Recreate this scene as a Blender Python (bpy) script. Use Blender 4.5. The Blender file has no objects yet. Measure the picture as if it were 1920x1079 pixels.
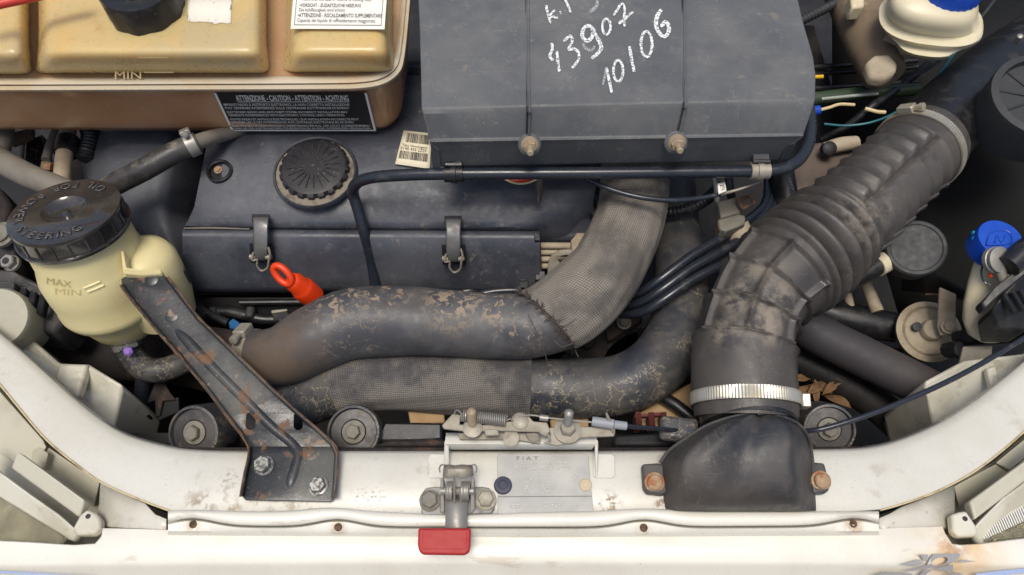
import bpy, bmesh, math, random
from mathutils import Vector, Matrix
from mathutils.geometry import tessellate_polygon
random.seed(7)
V = Vector
scene = bpy.context.scene
COL = scene.collection

# ------------------------------------------------------------------ camera
TILT = math.radians(30.0)          # away from straight down
DIST = 0.75                        # metres from the lens to the middle of the bay
W_PX, H_PX, F_PX = 1920.0, 1079.0, 1400.0
cam_d = bpy.data.cameras.new('camera')
cam = bpy.data.objects.new('camera', cam_d)
COL.objects.link(cam)
cam.location = (0, -DIST * math.sin(TILT), DIST * math.cos(TILT))
cam.rotation_euler = (TILT, 0, 0)
cam_d.sensor_width = 36.0
cam_d.lens = 36.0 * F_PX / W_PX
cam_d.clip_start = 0.01
cam_d.clip_end = 200
scene.camera = cam

# ------------------------------------------------------------------ daylight
SUN_EL, SUN_AZ = math.radians(80), math.radians(200)   # soft light from almost straight above
world = bpy.data.worlds.new('World')
scene.world = world
world.use_nodes = True
wn = world.node_tree.nodes
sky = wn.new('ShaderNodeTexSky')
sky.sky_type = 'NISHITA'
sky.sun_disc = False
sky.sun_elevation = SUN_EL
sky.sun_rotation = SUN_AZ
sky.air_density = 1.0
sky.dust_density = 4.0
sky.ozone_density = 0.6
world.node_tree.links.new(sky.outputs['Color'], wn['Background'].inputs['Color'])
wn['Background'].inputs['Strength'].default_value = 0.115
sun_d = bpy.data.lights.new('sun', 'SUN')
sun_d.energy = 2.0
sun_d.angle = math.radians(22)
sun_d.color = (1.0, 0.95, 0.86)
sun = bpy.data.objects.new('sun', sun_d)
COL.objects.link(sun)
sdir = V((math.sin(SUN_AZ) * math.cos(SUN_EL), math.cos(SUN_AZ) * math.cos(SUN_EL), math.sin(SUN_EL)))
sun.rotation_euler = sdir.to_track_quat('Z', 'Y').to_euler()
sun.location = sdir * 3
scene.view_settings.view_transform = 'Standard'
scene.view_settings.look = 'None'
scene.view_settings.gamma = 1.0
scene.view_settings.exposure = 0.2
scene.view_settings.use_curve_mapping = False
scene.render.engine = 'CYCLES'
scene.cycles.use_denoising = True
scene.cycles.max_bounces = 6

# ------------------------------------------------------------------ measuring helpers
CAMR = Matrix.Rotation(TILT, 3, 'X')
CAMP = V(cam.location)
VIEW = CAMR @ V((0, 0, -1))
def P(x, y, z):
    """the point of the place at height z that the photograph shows at (x, y)"""
    d = CAMR @ V(((x - W_PX / 2) / F_PX, -(y - H_PX / 2) / F_PX, -1.0))
    return CAMP + d * ((z - CAMP.z) / d.z)
def S(p):
    """metres per photograph pixel at point p"""
    return (p - CAMP).dot(VIEW) / F_PX

# ------------------------------------------------------------------ object helpers
def thing(name, label, cat, loc, group=None):
    o = bpy.data.objects.new(name, None)
    o.empty_display_size = 0.02
    COL.objects.link(o)
    o.location = loc
    o['label'] = label
    o['category'] = cat
    if group: o['group'] = group
    return o
def root_of(o):
    while o.parent: o = o.parent
    return o
def link(name, verts, faces, mat, parent=None, uvs=None, sharp=35, bevel=0, bseg=2, solid=0, sub=0, label=None, cat=None, group=None, kind=None, origin=None, recalc=True, off=-1):
    verts = [V(v) for v in verts]
    if parent is not None:
        base = V(root_of(parent).location)
    elif origin is not None:
        base = V(origin)
    else:
        n = len(verts)
        base = V((sum(v.x for v in verts) / n, sum(v.y for v in verts) / n, min(v.z for v in verts)))
    me = bpy.data.meshes.new(name)
    me.from_pydata([v - base for v in verts], [], faces)
    if uvs is not None:
        lay = me.uv_layers.new(name='UVMap')
        for p in me.polygons:
            vv = [uvs[i][1] for i in p.vertices]
            wrap = max(vv) - min(vv) > .1
            for li in p.loop_indices:
                u, v = uvs[me.loops[li].vertex_index]
                lay.data[li].uv = (u, v + (.2 if wrap and v < .1 else 0))
    if recalc:
        bm = bmesh.new(); bm.from_mesh(me)
        bmesh.ops.recalc_face_normals(bm, faces=bm.faces)
        bm.to_mesh(me); bm.free()
    for p in me.polygons: p.use_smooth = True
    me.set_sharp_from_angle(angle=math.radians(sharp))
    if mat is not None:
        for m in (mat if isinstance(mat, (list, tuple)) else [mat]): me.materials.append(m)
    o = bpy.data.objects.new(name, me)
    COL.objects.link(o)
    if parent is not None: o.parent = parent
    else: o.location = base
    if solid:
        m = o.modifiers.new('thickness', 'SOLIDIFY'); m.thickness = solid; m.offset = off; m.use_even_offset = False
    if sub:
        m = o.modifiers.new('smooth', 'SUBSURF'); m.levels = sub; m.render_levels = sub
    if bevel:
        m = o.modifiers.new('edge', 'BEVEL'); m.width = bevel; m.segments = bseg; m.limit_method = 'ANGLE'; m.angle_limit = math.radians(32)
        m.use_clamp_overlap = True
    if label: o['label'] = label
    if cat: o['category'] = cat
    if group: o['group'] = group
    if kind: o['kind'] = kind
    return o

def crom(pts, n=6, closed=False):
    """smooth curve through the points (any dimension), n steps per span; returns list of (k, point)"""
    m = len(pts)
    out = []
    spans = m if closed else m - 1
    def g(i):
        if closed: return pts[i % m]
        if i < 0: return [2 * a - b for a, b in zip(pts[0], pts[1])]
        if i >= m: return [2 * a - b for a, b in zip(pts[-1], pts[-2])]
        return pts[i]
    for i in range(spans):
        p0, p1, p2, p3 = g(i - 1), g(i), g(i + 1), g(i + 2)
        for j in range(n):
            t = j / n
            out.append((i + t, [0.5 * (2 * b + (c - a) * t + (2 * a - 5 * b + 4 * c - d) * t * t + (3 * b - a - 3 * c + d) * t ** 3) for a, b, c, d in zip(p0, p1, p2, p3)]))
    if not closed: out.append((float(m - 1), list(pts[-1])))
    return out
def sm(pts, n=5, closed=False):
    return [tuple(p) for k, p in crom(pts, n, closed)]

class Path:
    """control points (px, py, z, radius in px) -> samples in the place"""
    def __init__(self, ctrl, n=8, world=False):
        c4 = []
        for c in ctrl:
            if world: c4.append(list(c))
            else:
                p = P(c[0], c[1], c[2]); c4.append([p.x, p.y, p.z, c[3] * S(p)])
        smp = crom(c4, n)
        self.k = [s[0] for s in smp]
        self.p = [V(s[1][:3]) for s in smp]
        self.r = [s[1][3] for s in smp]
        N = len(self.p)
        self.t = [(self.p[min(i + 1, N - 1)] - self.p[max(i - 1, 0)]).normalized() for i in range(N)]
        ref = V((0, 0, 1))
        if abs(self.t[0].dot(ref)) > 0.9: ref = V((0, -1, 0))
        nrm = (ref - self.t[0] * ref.dot(self.t[0])).normalized()
        self.nr = []
        for i in range(N):
            nrm = (nrm - self.t[i] * nrm.dot(self.t[i])).normalized()
            self.nr.append(nrm.copy())
        self.l = [0]
        for i in range(1, N): self.l.append(self.l[-1] + (self.p[i] - self.p[i - 1]).length)
    def at(self, k):
        i = 0
        while i < len(self.k) - 2 and self.k[i + 1] < k: i += 1
        f = (k - self.k[i]) / (self.k[i + 1] - self.k[i])
        f = max(0, min(1, f))
        return (self.p[i].lerp(self.p[i + 1], f), self.t[i].lerp(self.t[i + 1], f).normalized(), self.nr[i].lerp(self.nr[i + 1], f).normalized(), self.r[i] * (1 - f) + self.r[i + 1] * f)

def tube(name, path, mat, parent=None, seg=20, mod=None, k0=None, k1=None, grow=0.0, cap=True, skew=0, **kw):
    vs, fs, uv = [], [], []
    idx = [i for i in range(len(path.k)) if (k0 is None or path.k[i] >= k0) and (k1 is None or path.k[i] <= k1)]
    rows = 0
    for i in idx:
        T, N = path.t[i], path.nr[i]; B = T.cross(N)
        for j in range(seg):
            a = 2 * math.pi * j / seg
            d = N * math.cos(a) + B * math.sin(a)
            r = path.r[i] + grow
            if mod: r = mod(r, path.k[i], a, path.l[i])
            vs.append(path.p[i] + d * r)
            uv.append((path.l[i], a / (2 * math.pi) * 0.2))
        rows += 1
    for i in range(rows - 1):
        for j in range(seg):
            j2 = (j + 1) % seg
            fs.append((i * seg + j, i * seg + j2, (i + 1) * seg + j2, (i + 1) * seg + j))
    if cap:
        fs.append(tuple(range(seg))); fs.append(tuple((rows - 1) * seg + j for j in reversed(range(seg))))
    return link(name, vs, fs, mat, parent, uvs=uv, **kw)
def wire(name, ctrl, mat, parent=None, seg=10, n=8, **kw):
    return tube(name, Path(ctrl, n), mat, parent, seg=seg, **kw)

def frame(axis, ref=None):
    a = V(axis).normalized()
    r = V(ref) if ref is not None else (V((0, 0, 1)) if abs(a.z) < 0.9 else V((0, 1, 0)))
    u = (r - a * r.dot(a)).normalized()
    return a, u, a.cross(u)
def lathe_data(prof, p, axis, seg=32, ref=None, mod=None, close=True):
    a, u, w = frame(axis, ref)
    vs, fs = [], []
    for i, (r, h) in enumerate(prof):
        for j in range(seg):
            t = 2 * math.pi * j / seg
            rr, hh = (r, h) if not mod else mod(r, h, t, i)
            vs.append(V(p) + a * hh + (u * math.cos(t) + w * math.sin(t)) * rr)
    for i in range(len(prof) - 1):
        for j in range(seg):
            j2 = (j + 1) % seg
            fs.append((i * seg + j, i * seg + j2, (i + 1) * seg + j2, (i + 1) * seg + j))
    if close:
        fs.append(tuple(reversed(range(seg)))); fs.append(tuple((len(prof) - 1) * seg + j for j in range(seg)))
    return vs, fs
def lathe(name, prof, p, axis, mat, parent=None, seg=32, ref=None, mod=None, close=True, **kw):
    vs, fs = lathe_data(prof, p, axis, seg, ref, mod, close)
    return link(name, vs, fs, mat, parent, **kw)
def join(*parts):
    vs, fs = [], []
    for v, f in parts:
        o = len(vs); vs += v; fs += [tuple(i + o for i in q) for q in f]
    return vs, fs
def bolt(parent, p, axis, r, mat, name='bolt', h=None, flange=1.35, stud=0, rot=0.3, dome=False):
    h = h or r * 0.75
    a, u, w = frame(axis)
    u2 = u * math.cos(rot) + w * math.sin(rot)
    fl = lathe_data([(r * 0.3, -r * 0.3), (r * flange, -r * 0.3), (r * flange, r * 0.12), (r * 1.0, r * 0.22)], p, a, 24)
    hx = lathe_data([(r, 0), (r, h * 0.82), (r * 0.86, h), (r * 0.5, h * 1.0 if not dome else h * 1.1)], p, a, 6 if not dome else 20, ref=u2)
    ps = [fl, hx]
    if stud:
        ps.append(lathe_data([(r * 0.5, 0), (r * 0.5, h + stud * .9), (r * 0.36, h + stud)], p, a, 14))
    vs, fs = join(*ps)
    return link(name, vs, fs, mat, parent, sharp=28, recalc=False)
def box_data(c, sx, sy, sz, X=(1, 0, 0), Z=(0, 0, 1)):
    X = V(X).normalized(); Z = V(Z); Z = (Z - X * Z.dot(X)).normalized(); Y = Z.cross(X)
    vs = [V(c) + X * (sx * i / 2) + Y * (sy * j / 2) + Z * (sz * k / 2) for k in (-1, 1) for j in (-1, 1) for i in (-1, 1)]
    return vs, [(0, 2, 3, 1), (4, 5, 7, 6), (0, 1, 5, 4), (2, 6, 7, 3), (0, 4, 6, 2), (1, 3, 7, 5)]
def box(name, c, sx, sy, sz, mat, parent=None, X=(1, 0, 0), Z=(0, 0, 1), bevel=0.001, **kw):
    vs, fs = box_data(c, sx, sy, sz, X, Z)
    return link(name, vs, fs, mat, parent, bevel=bevel, **kw)
def prism(name, outline, thick, mat, parent=None, bevel=0.0008, dirv=(0, 0, -1), z=None, **kw):
    """outline: (px, py, z) list or (px, py) with z given; extruded by thick along dirv"""
    top = [P(o[0], o[1], o[2] if len(o) > 2 else z) for o in outline]
    n = len(top); d = V(dirv).normalized() * thick
    vs = top + [v + d for v in top]
    fs = [tuple(range(n)), tuple(reversed(range(n, 2 * n)))] + [(i, (i + 1) % n, (i + 1) % n + n, i + n) for i in range(n)]
    return link(name, vs, fs, mat, parent, bevel=bevel, **kw)
def plate(name, outline, holes, z, thick, mat, parent=None, bevel=0.0006, **kw):
    """sheet with real holes; z is a number or a function of the traced point"""
    zf = z if callable(z) else (lambda x, y: z)
    loops = [outline] + holes
    flat = [p for l in loops for p in l]
    tri = tessellate_polygon([[V((p[0], -p[1], 0)) for p in l] for l in loops])
    vs = [P(p[0], p[1], zf(p[0], p[1])) for p in flat]
    return link(name, vs, [tuple(t) for t in tri], mat, parent, solid=thick, bevel=bevel, **kw)
def loft(name, rows, mat, parent=None, closed=False, **kw):
    m = len(rows[0])
    vs = [v for r in rows for v in r]
    fs = []
    for i in range(len(rows) - 1):
        for j in range(m if closed else m - 1):
            j2 = (j + 1) % m
            fs.append((i * m + j, i * m + j2, (i + 1) * m + j2, (i + 1) * m + j))
    return link(name, vs, fs, mat, parent, **kw)
def ribbon_data(pts, wpx, z, lift=0.0005, n=5, cap=True):
    """flat stroke along traced points on the plane z"""
    c = [p for k, p in crom([list(p) for p in pts], n)] if len(pts) > 2 else [list(p) for p in pts]
    vs, fs = [], []
    L = len(c)
    for i in range(L):
        a, b = c[max(i - 1, 0)], c[min(i + 1, L - 1)]
        dx, dy = b[0] - a[0], b[1] - a[1]; q = math.hypot(dx, dy) or 1
        w = wpx * (0.72 if i in (0, L - 1) else 1.0) * (0.85 + 0.3 * random.random())
        nx, ny = -dy / q * w / 2, dx / q * w / 2
        vs += [P(c[i][0] + nx, c[i][1] + ny, z) + V((0, 0, lift)), P(c[i][0] - nx, c[i][1] - ny, z) + V((0, 0, lift))]
        if i: fs.append((2 * i - 2, 2 * i - 1, 2 * i + 1, 2 * i))
    return vs, fs
def text_data(body, size=1.0, bold=0.0, spacing=1.0):
    cu = bpy.data.curves.new('lettering', 'FONT')
    cu.body = body; cu.size = size; cu.offset = bold; cu.resolution_u = 2; cu.space_character = spacing
    ob = bpy.data.objects.new('lettering', cu)
    me = bpy.data.meshes.new_from_object(ob)
    vs = [V(v.co) for v in me.vertices]; fs = [tuple(p.vertices) for p in me.polygons]
    bpy.data.objects.remove(ob); bpy.data.curves.remove(cu); bpy.data.meshes.remove(me)
    return vs, fs
def text_box(body, u0, u1, v0, v1, quad, lift=0.0004, bold=0.0, spacing=1.0, fit_h=True):
    """lettering fitted into a box of a four-cornered face (u right, v up)"""
    vs, fs = text_data(body, 1.0, bold, spacing)
    x0 = min(v.x for v in vs); x1 = max(v.x for v in vs)
    y0, y1 = (-0.02, 0.73)
    a, b, c, d = quad           # lower left, lower right, upper right, upper left
    nrm = (b - a).cross(d - a).normalized()
    out = []
    for v in vs:
        u = u0 + (u1 - u0) * (v.x - x0) / (x1 - x0)
        w = v0 + (v1 - v0) * (v.y - y0) / (y1 - y0)
        out.append(a.lerp(b, u).lerp(d.lerp(c, u), w) + nrm * lift)
    return out, fs
def on_quad(quad, u, v, lift=0.0):
    a, b, c, d = quad
    nrm = (b - a).cross(d - a).normalized()
    return a.lerp(b, u).lerp(d.lerp(c, u), v) + nrm * lift
def quad_rects(rects, quad, lift):
    vs, fs = [], []
    for (u0, u1, v0, v1) in rects:
        o = len(vs)
        vs += [on_quad(quad, u0, v0, lift), on_quad(quad, u1, v0, lift), on_quad(quad, u1, v1, lift), on_quad(quad, u0, v1, lift)]
        fs.append((o, o + 1, o + 2, o + 3))
    return vs, fs
def quad_sheet(name, quad, mat, parent, lift=0.0003, nu=8, nv=3, curl=0.0, **kw):
    rows = []
    for j in range(nv + 1):
        rows.append([on_quad(quad, i / nu, j / nv, lift + curl * math.sin(7 * i / nu + 2 * j / nv)) for i in range(nu + 1)])
    return loft(name, rows, mat, parent, recalc=False, **kw)

from mathutils.bvhtree import BVHTree
def hit(ob, x, y, lift=.0004):
    """point of an object's surface seen at (x, y) of the photograph, lifted along its normal"""
    base = V(root_of(ob).location)
    t = BVHTree.FromPolygons([v.co + base for v in ob.data.vertices], [tuple(p.vertices) for p in ob.data.polygons])
    d = (P(x, y, 0) - CAMP).normalized()
    loc, nrm, i, dist = t.ray_cast(CAMP, d)
    if loc is None: return P(x, y, 0)
    if nrm.dot(d) > 0: nrm = -nrm
    return loc + nrm * lift
def surf_text(ob, word, p0, p1, hgt, lift=.0004, bold=0.0):
    """lettering laid on a curved surface, letter by letter vertex; p0-p1 is the traced base line"""
    base = V(root_of(ob).location)
    t = BVHTree.FromPolygons([v.co + base for v in ob.data.vertices], [tuple(p.vertices) for p in ob.data.polygons])
    vs, fs = text_data(word, 1.0, bold)
    x0 = min(v.x for v in vs); x1 = max(v.x for v in vs)
    out = []
    for v in vs:
        u = (v.x - x0) / (x1 - x0)
        x = p0[0] + (p1[0] - p0[0]) * u; y = p0[1] + (p1[1] - p0[1]) * u - hgt * v.y / .73
        d = (P(x, y, 0) - CAMP).normalized()
        loc, nrm, i, dist = t.ray_cast(CAMP, d)
        if loc is None: loc, nrm = P(x, y, 0), V((0, 0, 1))
        if nrm.dot(d) > 0: nrm = -nrm
        out.append(loc + nrm * lift)
    return out, fs
# ------------------------------------------------------------------ materials
def L(c):   # photographed-looking sRGB 0-255 -> linear
    return tuple(((x / 255) / 12.92 if x / 255 <= 0.04045 else ((x / 255 + 0.055) / 1.055) ** 2.4) for x in c)
MATS = {}
def mat(name, col, rough=0.5, metal=0.0, layers=(), bump=0.0, bscale=900, spec=0.5, sss=0.0, sssc=None, coat=0.0, weave=None, alpha_noise=None, trans=0.0, brush=None, bump2=0.0, b2scale=90):
    m = bpy.data.materials.new(name); m.use_nodes = True
    nt = m.node_tree; N = nt.nodes; K = nt.links
    bs = N['Principled BSDF']
    tc = N.new('ShaderNodeTexCoord')
    def mixc(fac, a, b):
        x = N.new('ShaderNodeMix'); x.data_type = 'RGBA'
        K.new(fac, x.inputs[0])
        if isinstance(a, tuple): x.inputs[6].default_value = (*a, 1)
        else: K.new(a, x.inputs[6])
        x.inputs[7].default_value = (*b, 1)
        return x.outputs[2]
    def mixf(fac, a, b):
        x = N.new('ShaderNodeMix')
        K.new(fac, x.inputs[0])
        if isinstance(a, (int, float)): x.inputs[2].default_value = a
        else: K.new(a, x.inputs[2])
        x.inputs[3].default_value = b
        return x.outputs[0]
    def noise(scale, detail=6, rough_=0.62, dist=0.0, stretch=None, seed=0.0, coord='Object'):
        n = N.new('ShaderNodeTexNoise')
        n.inputs['Scale'].default_value = scale; n.inputs['Detail'].default_value = detail
        n.inputs['Roughness'].default_value = rough_; n.inputs['Distortion'].default_value = dist
        mp = N.new('ShaderNodeMapping'); mp.inputs['Location'].default_value = (seed, seed * 1.7, seed * 0.6)
        if stretch: mp.inputs['Scale'].default_value = stretch
        K.new(tc.outputs[coord], mp.inputs['Vector']); K.new(mp.outputs[0], n.inputs['Vector'])
        return n.outputs[0]
    def ramp(src, lo, hi, top=1.0):
        r = N.new('ShaderNodeMapRange'); r.inputs[1].default_value = lo; r.inputs[2].default_value = hi; r.inputs[4].default_value = top
        r.interpolation_type = 'SMOOTHSTEP'
        K.new(src, r.inputs[0]); return r.outputs[0]
    c = tuple(col); ro = rough; me_ = metal
    hmap = None
    if weave:
        uvn = N.new('ShaderNodeUVMap'); sx = N.new('ShaderNodeSeparateXYZ'); K.new(uvn.outputs[0], sx.inputs[0])
        def mth(op, a, b=None):
            x = N.new('ShaderNodeMath'); x.operation = op
            for i, q in enumerate((a, b)):
                if q is None: continue
                if isinstance(q, (int, float)): x.inputs[i].default_value = q
                else: K.new(q, x.inputs[i])
            return x.outputs[0]
        wob = mth('MULTIPLY', noise(38, 3, .5, 0, None, 12.0), 9.0)
        uu = mth('ADD', mth('MULTIPLY', sx.outputs[0], weave), wob); vv = mth('ADD', mth('MULTIPLY', sx.outputs[1], weave), mth('MULTIPLY', noise(30, 3, .5, 0, None, 15.0), 9.0))
        s1 = mth('SINE', mth('ADD', uu, vv)); s2 = mth('SINE', mth('SUBTRACT', uu, vv))
        wv = mth('MULTIPLY', s1, s2)
        hmap = mth('ADD', mth('MULTIPLY', wv, 0.5), 0.5)
        dark = tuple(x * 0.33 for x in col)
        c = mixc(hmap, dark, col)
    for i, l in enumerate(layers):
        st = l.get('stretch')
        if l.get('type') == 'voronoi':
            v = N.new('ShaderNodeTexVoronoi'); v.inputs['Scale'].default_value = l['scale']
            mp = N.new('ShaderNodeMapping'); mp.inputs['Location'].default_value = (i + .3, 0, i)
            if st: mp.inputs['Scale'].default_value = st
            K.new(tc.outputs['Object'], mp.inputs[0]); K.new(mp.outputs[0], v.inputs['Vector'])
            src = v.outputs['Distance']
        elif l.get('type') == 'edge':          # thin meandering lines
            n = noise(l['scale'], l.get('detail', 5), 0.6, l.get('dist', 0), st, l.get('seed', i + 1.0))
            a = N.new('ShaderNodeMath'); a.operation = 'SUBTRACT'; K.new(n, a.inputs[0]); a.inputs[1].default_value = 0.5
            b = N.new('ShaderNodeMath'); b.operation = 'ABSOLUTE'; K.new(a.outputs[0], b.inputs[0]); src = b.outputs[0]
        elif l.get('type') == 'up':
            g = N.new('ShaderNodeNewGeometry'); sp = N.new('ShaderNodeSeparateXYZ'); K.new(g.outputs['Normal'], sp.inputs[0]); src = sp.outputs[2]
        else:
            src = noise(l['scale'], l.get('detail', 6), l.get('nr', 0.62), l.get('dist', 0), st, l.get('seed', i + 1.0))
        f = ramp(src, l['lo'], l['hi'], l.get('amt', 1.0))
        if 'mask' in l:
            ms, mlo, mhi = l['mask']
            f2 = ramp(noise(ms, 3, 0.5, 0, None, i + 7.7), mlo, mhi)
            x = N.new('ShaderNodeMath'); x.operation = 'MULTIPLY'; K.new(f, x.inputs[0]); K.new(f2, x.inputs[1]); f = x.outputs[0]
        if 'at' in l:                            # a stain round a spot, in the thing's own coordinates
            (ax, ay, az), rad = l['at']
            sb = N.new('ShaderNodeVectorMath'); sb.operation = 'DISTANCE'; K.new(tc.outputs['Object'], sb.inputs[0]); sb.inputs[1].default_value = (ax, ay, az)
            f2 = ramp(sb.outputs['Value'], rad, rad * 0.25)
            x = N.new('ShaderNodeMath'); x.operation = 'MULTIPLY'; K.new(f, x.inputs[0]); K.new(f2, x.inputs[1]); f = x.outputs[0]
        c = mixc(f, c, tuple(l['col']))
        if 'rough' in l: ro = mixf(f, ro, l['rough'])
        if 'metal' in l: me_ = mixf(f, me_, l['metal'])
    def setv(sock, v):
        if isinstance(v, tuple): bs.inputs[sock].default_value = (*v, 1)
        elif isinstance(v, (int, float)): bs.inputs[sock].default_value = v
        else: K.new(v, bs.inputs[sock])
    setv('Base Color', c)
    # slight unevenness of the gloss everywhere
    rn = noise(140, 5, 0.6, 0, None, 3.1)
    rr = N.new('ShaderNodeMapRange'); rr.inputs[1].default_value = 0.3; rr.inputs[2].default_value = 0.7; rr.inputs[3].default_value = -0.07; rr.inputs[4].default_value = 0.09
    K.new(rn, rr.inputs[0])
    ad = N.new('ShaderNodeMath'); ad.operation = 'ADD'; ad.use_clamp = True
    K.new(rr.outputs[0], ad.inputs[0])
    if isinstance(ro, (int, float)): ad.inputs[1].default_value = ro
    else: K.new(ro, ad.inputs[1])
    K.new(ad.outputs[0], bs.inputs['Roughness'])
    setv('Metallic', me_)
    bs.inputs['Specular IOR Level'].default_value = spec
    if sss:
        bs.inputs['Subsurface Weight'].default_value = sss
        bs.inputs['Subsurface Radius'].default_value = (1, 0.6, 0.3); bs.inputs['Subsurface Scale'].default_value = 0.008 if sss < .5 else .02
    if coat: bs.inputs['Coat Weight'].default_value = coat; bs.inputs['Coat Roughness'].default_value = 0.06
    if trans: bs.inputs['Transmission Weight'].default_value = trans
    last = None
    def addbump(h, strength, dist):
        nonlocal last
        b = N.new('ShaderNodeBump'); b.inputs['Strength'].default_value = strength; b.inputs['Distance'].default_value = dist
        K.new(h, b.inputs['Height'])
        if last is not None: K.new(last, b.inputs['Normal'])
        last = b.outputs[0]
    if hmap is not None: addbump(hmap, 0.8, 0.0008)
    if bump: addbump(noise(bscale, 4, 0.6, 0, brush, 5.5), bump, 0.0006)
    if bump2: addbump(noise(b2scale, 3, 0.5, 0, None, 9.5), bump2, 0.003)
    if last is not None: K.new(last, bs.inputs['Normal'])
    if alpha_noise:
        s_, lo, hi = alpha_noise
        K.new(ramp(noise(s_, 8, 0.7, 0, None, 2.2), lo, hi), bs.inputs['Alpha'])
    MATS[name] = m
    return m
DUST = L((150, 132, 108))
def wear(dust, pale, cloud=.5, smudge=.4, speck=.6, scratch=.35):
    """settled dust, smudges, pale specks and fine scratches shared by old plastic and rubber"""
    return [dict(col=dust, scale=9, lo=.40, hi=.62, rough=.75, amt=cloud), dict(col=dust, scale=48, lo=.52, hi=.64, rough=.8, amt=smudge), dict(col=pale, scale=520, lo=.64, hi=.68, amt=speck, mask=(17, .48, .62)), dict(type='edge', scale=26, col=pale, lo=.006, hi=.001, amt=scratch, mask=(34, .52, .62), stretch=(1, 5, 1)), dict(type='edge', scale=22, col=pale, lo=.006, hi=.001, amt=scratch, mask=(30, .54, .64), stretch=(4, 1, 1), seed=8.2)]
RUST = L((140, 78, 40))
black_plastic = mat('black_plastic', L((44, 46, 50)), 0.34, layers=wear(L((96, 90, 84)), L((160, 152, 140)), .45, .3, .5, .3), bump=.2, bscale=900)
cover_plastic = mat('cover_plastic', L((66, 69, 77)), 0.4, layers=wear(L((88, 90, 95)), L((150, 146, 140)), .6, .35, .5, .4) + [dict(col=L((42, 44, 52)), scale=14, lo=.52, hi=.68, amt=.6, seed=4.4), dict(col=L((140, 128, 110)), scale=120, lo=.60, hi=.68, amt=.5, mask=(9, .5, .62))], bump=.3, bscale=900, bump2=.1)
airbox_plastic = mat('airbox_plastic', L((87, 89, 91)), 0.52, layers=wear(L((108, 108, 106)), L((170, 167, 160)), .5, .3, .55, .35) + [dict(col=L((72, 74, 78)), scale=11, lo=.5, hi=.68, amt=.55, seed=3.3), dict(col=L((136, 126, 108)), scale=30, lo=.64, hi=.68, amt=.4)], bump=.35, bscale=1100)
hose_rubber = mat('hose_rubber', L((66, 67, 71)), 0.42, layers=[dict(col=L((84, 84, 86)), scale=20, lo=.42, hi=.7, rough=.62, amt=.6), dict(col=L((120, 98, 72)), scale=28, lo=.52, hi=.68, rough=.85, amt=.55), dict(col=L((186, 160, 122)), scale=75, lo=.585, hi=.62, rough=.9, amt=.8, mask=(13, .5, .6), dist=1.5), dict(type='edge', scale=55, col=L((182, 158, 124)), lo=.012, hi=.002, amt=.55, mask=(17, .47, .6), dist=1.0)], bump=.3, bscale=700, bump2=.1)
hose_rubber_grey = mat('hose_rubber_grey', L((50, 53, 60)), 0.36, layers=wear(L((94, 89, 81)), L((176, 164, 138)), .65, .5, .7, .4) + [dict(col=L((34, 37, 44)), scale=15, lo=.52, hi=.64, amt=.6, seed=6.1), dict(type='edge', scale=60, col=L((172, 158, 128)), lo=.016, hi=.002, amt=.55, mask=(18, .48, .58))], bump=.3, bscale=700, bump2=.1)
sleeve_pale = mat('sleeve_pale', L((150, 142, 131)), 0.85, weave=1650, layers=[dict(col=L((70, 67, 65)), scale=16, lo=.42, hi=.62, amt=.7), dict(col=L((104, 92, 78)), scale=60, lo=.55, hi=.68, amt=.4)], bump=.4, bscale=1600)
sleeve_dark = mat('sleeve_dark', L((134, 128, 120)), 0.8, weave=1650, layers=[dict(col=L((46, 47, 54)), scale=16, lo=.44, hi=.62, amt=.75)], bump=.4, bscale=1600)
fray = mat('fray', L((70, 62, 56)), 0.9)
duct_rubber = mat('duct_rubber', L((50, 48, 48)), 0.36, layers=wear(L((84, 79, 74)), L((160, 150, 132)), .55, .4, .6, .2) + [dict(col=L((142, 132, 116)), scale=40, lo=.53, hi=.66, rough=.92, amt=.6, mask=(14, .48, .62)), dict(col=L((34, 33, 34)), scale=22, lo=.56, hi=.68, amt=.5, seed=2.6)], bump=.3, bscale=700)
gloss_black = mat('gloss_black', L((48, 47, 46)), 0.14, layers=[dict(col=L((84, 78, 72)), scale=30, lo=.45, hi=.7, rough=.3, amt=.5), dict(col=L((120, 112, 104)), scale=400, lo=.64, hi=.68, rough=.5, amt=.4)], coat=.7)
satin_black = mat('satin_black', L((26, 27, 30)), 0.35, layers=[dict(col=L((66, 62, 58)), scale=40, lo=.48, hi=.66, rough=.7, amt=.45), dict(col=L((120, 112, 100)), scale=420, lo=.635, hi=.675, amt=.4)], bump=.15)
pipe_black = mat('pipe_black', L((38, 42, 50)), 0.26, layers=[dict(col=L((92, 88, 82)), scale=50, lo=.58, hi=.72, rough=.6, amt=.35), dict(col=L((190, 184, 176)), scale=500, lo=.66, hi=.72, amt=.4, mask=(40, .52, .6))])
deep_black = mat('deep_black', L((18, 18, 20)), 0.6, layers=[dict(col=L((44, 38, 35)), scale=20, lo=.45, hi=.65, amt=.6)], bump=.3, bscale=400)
dark_dirt = mat('dark_dirt', L((30, 26, 25)), 0.8, layers=[dict(col=L((64, 48, 40)), scale=16, lo=.46, hi=.64, amt=.7), dict(col=L((92, 64, 48)), scale=60, lo=.57, hi=.68, amt=.5)], bump=.5, bscale=300)
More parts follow.
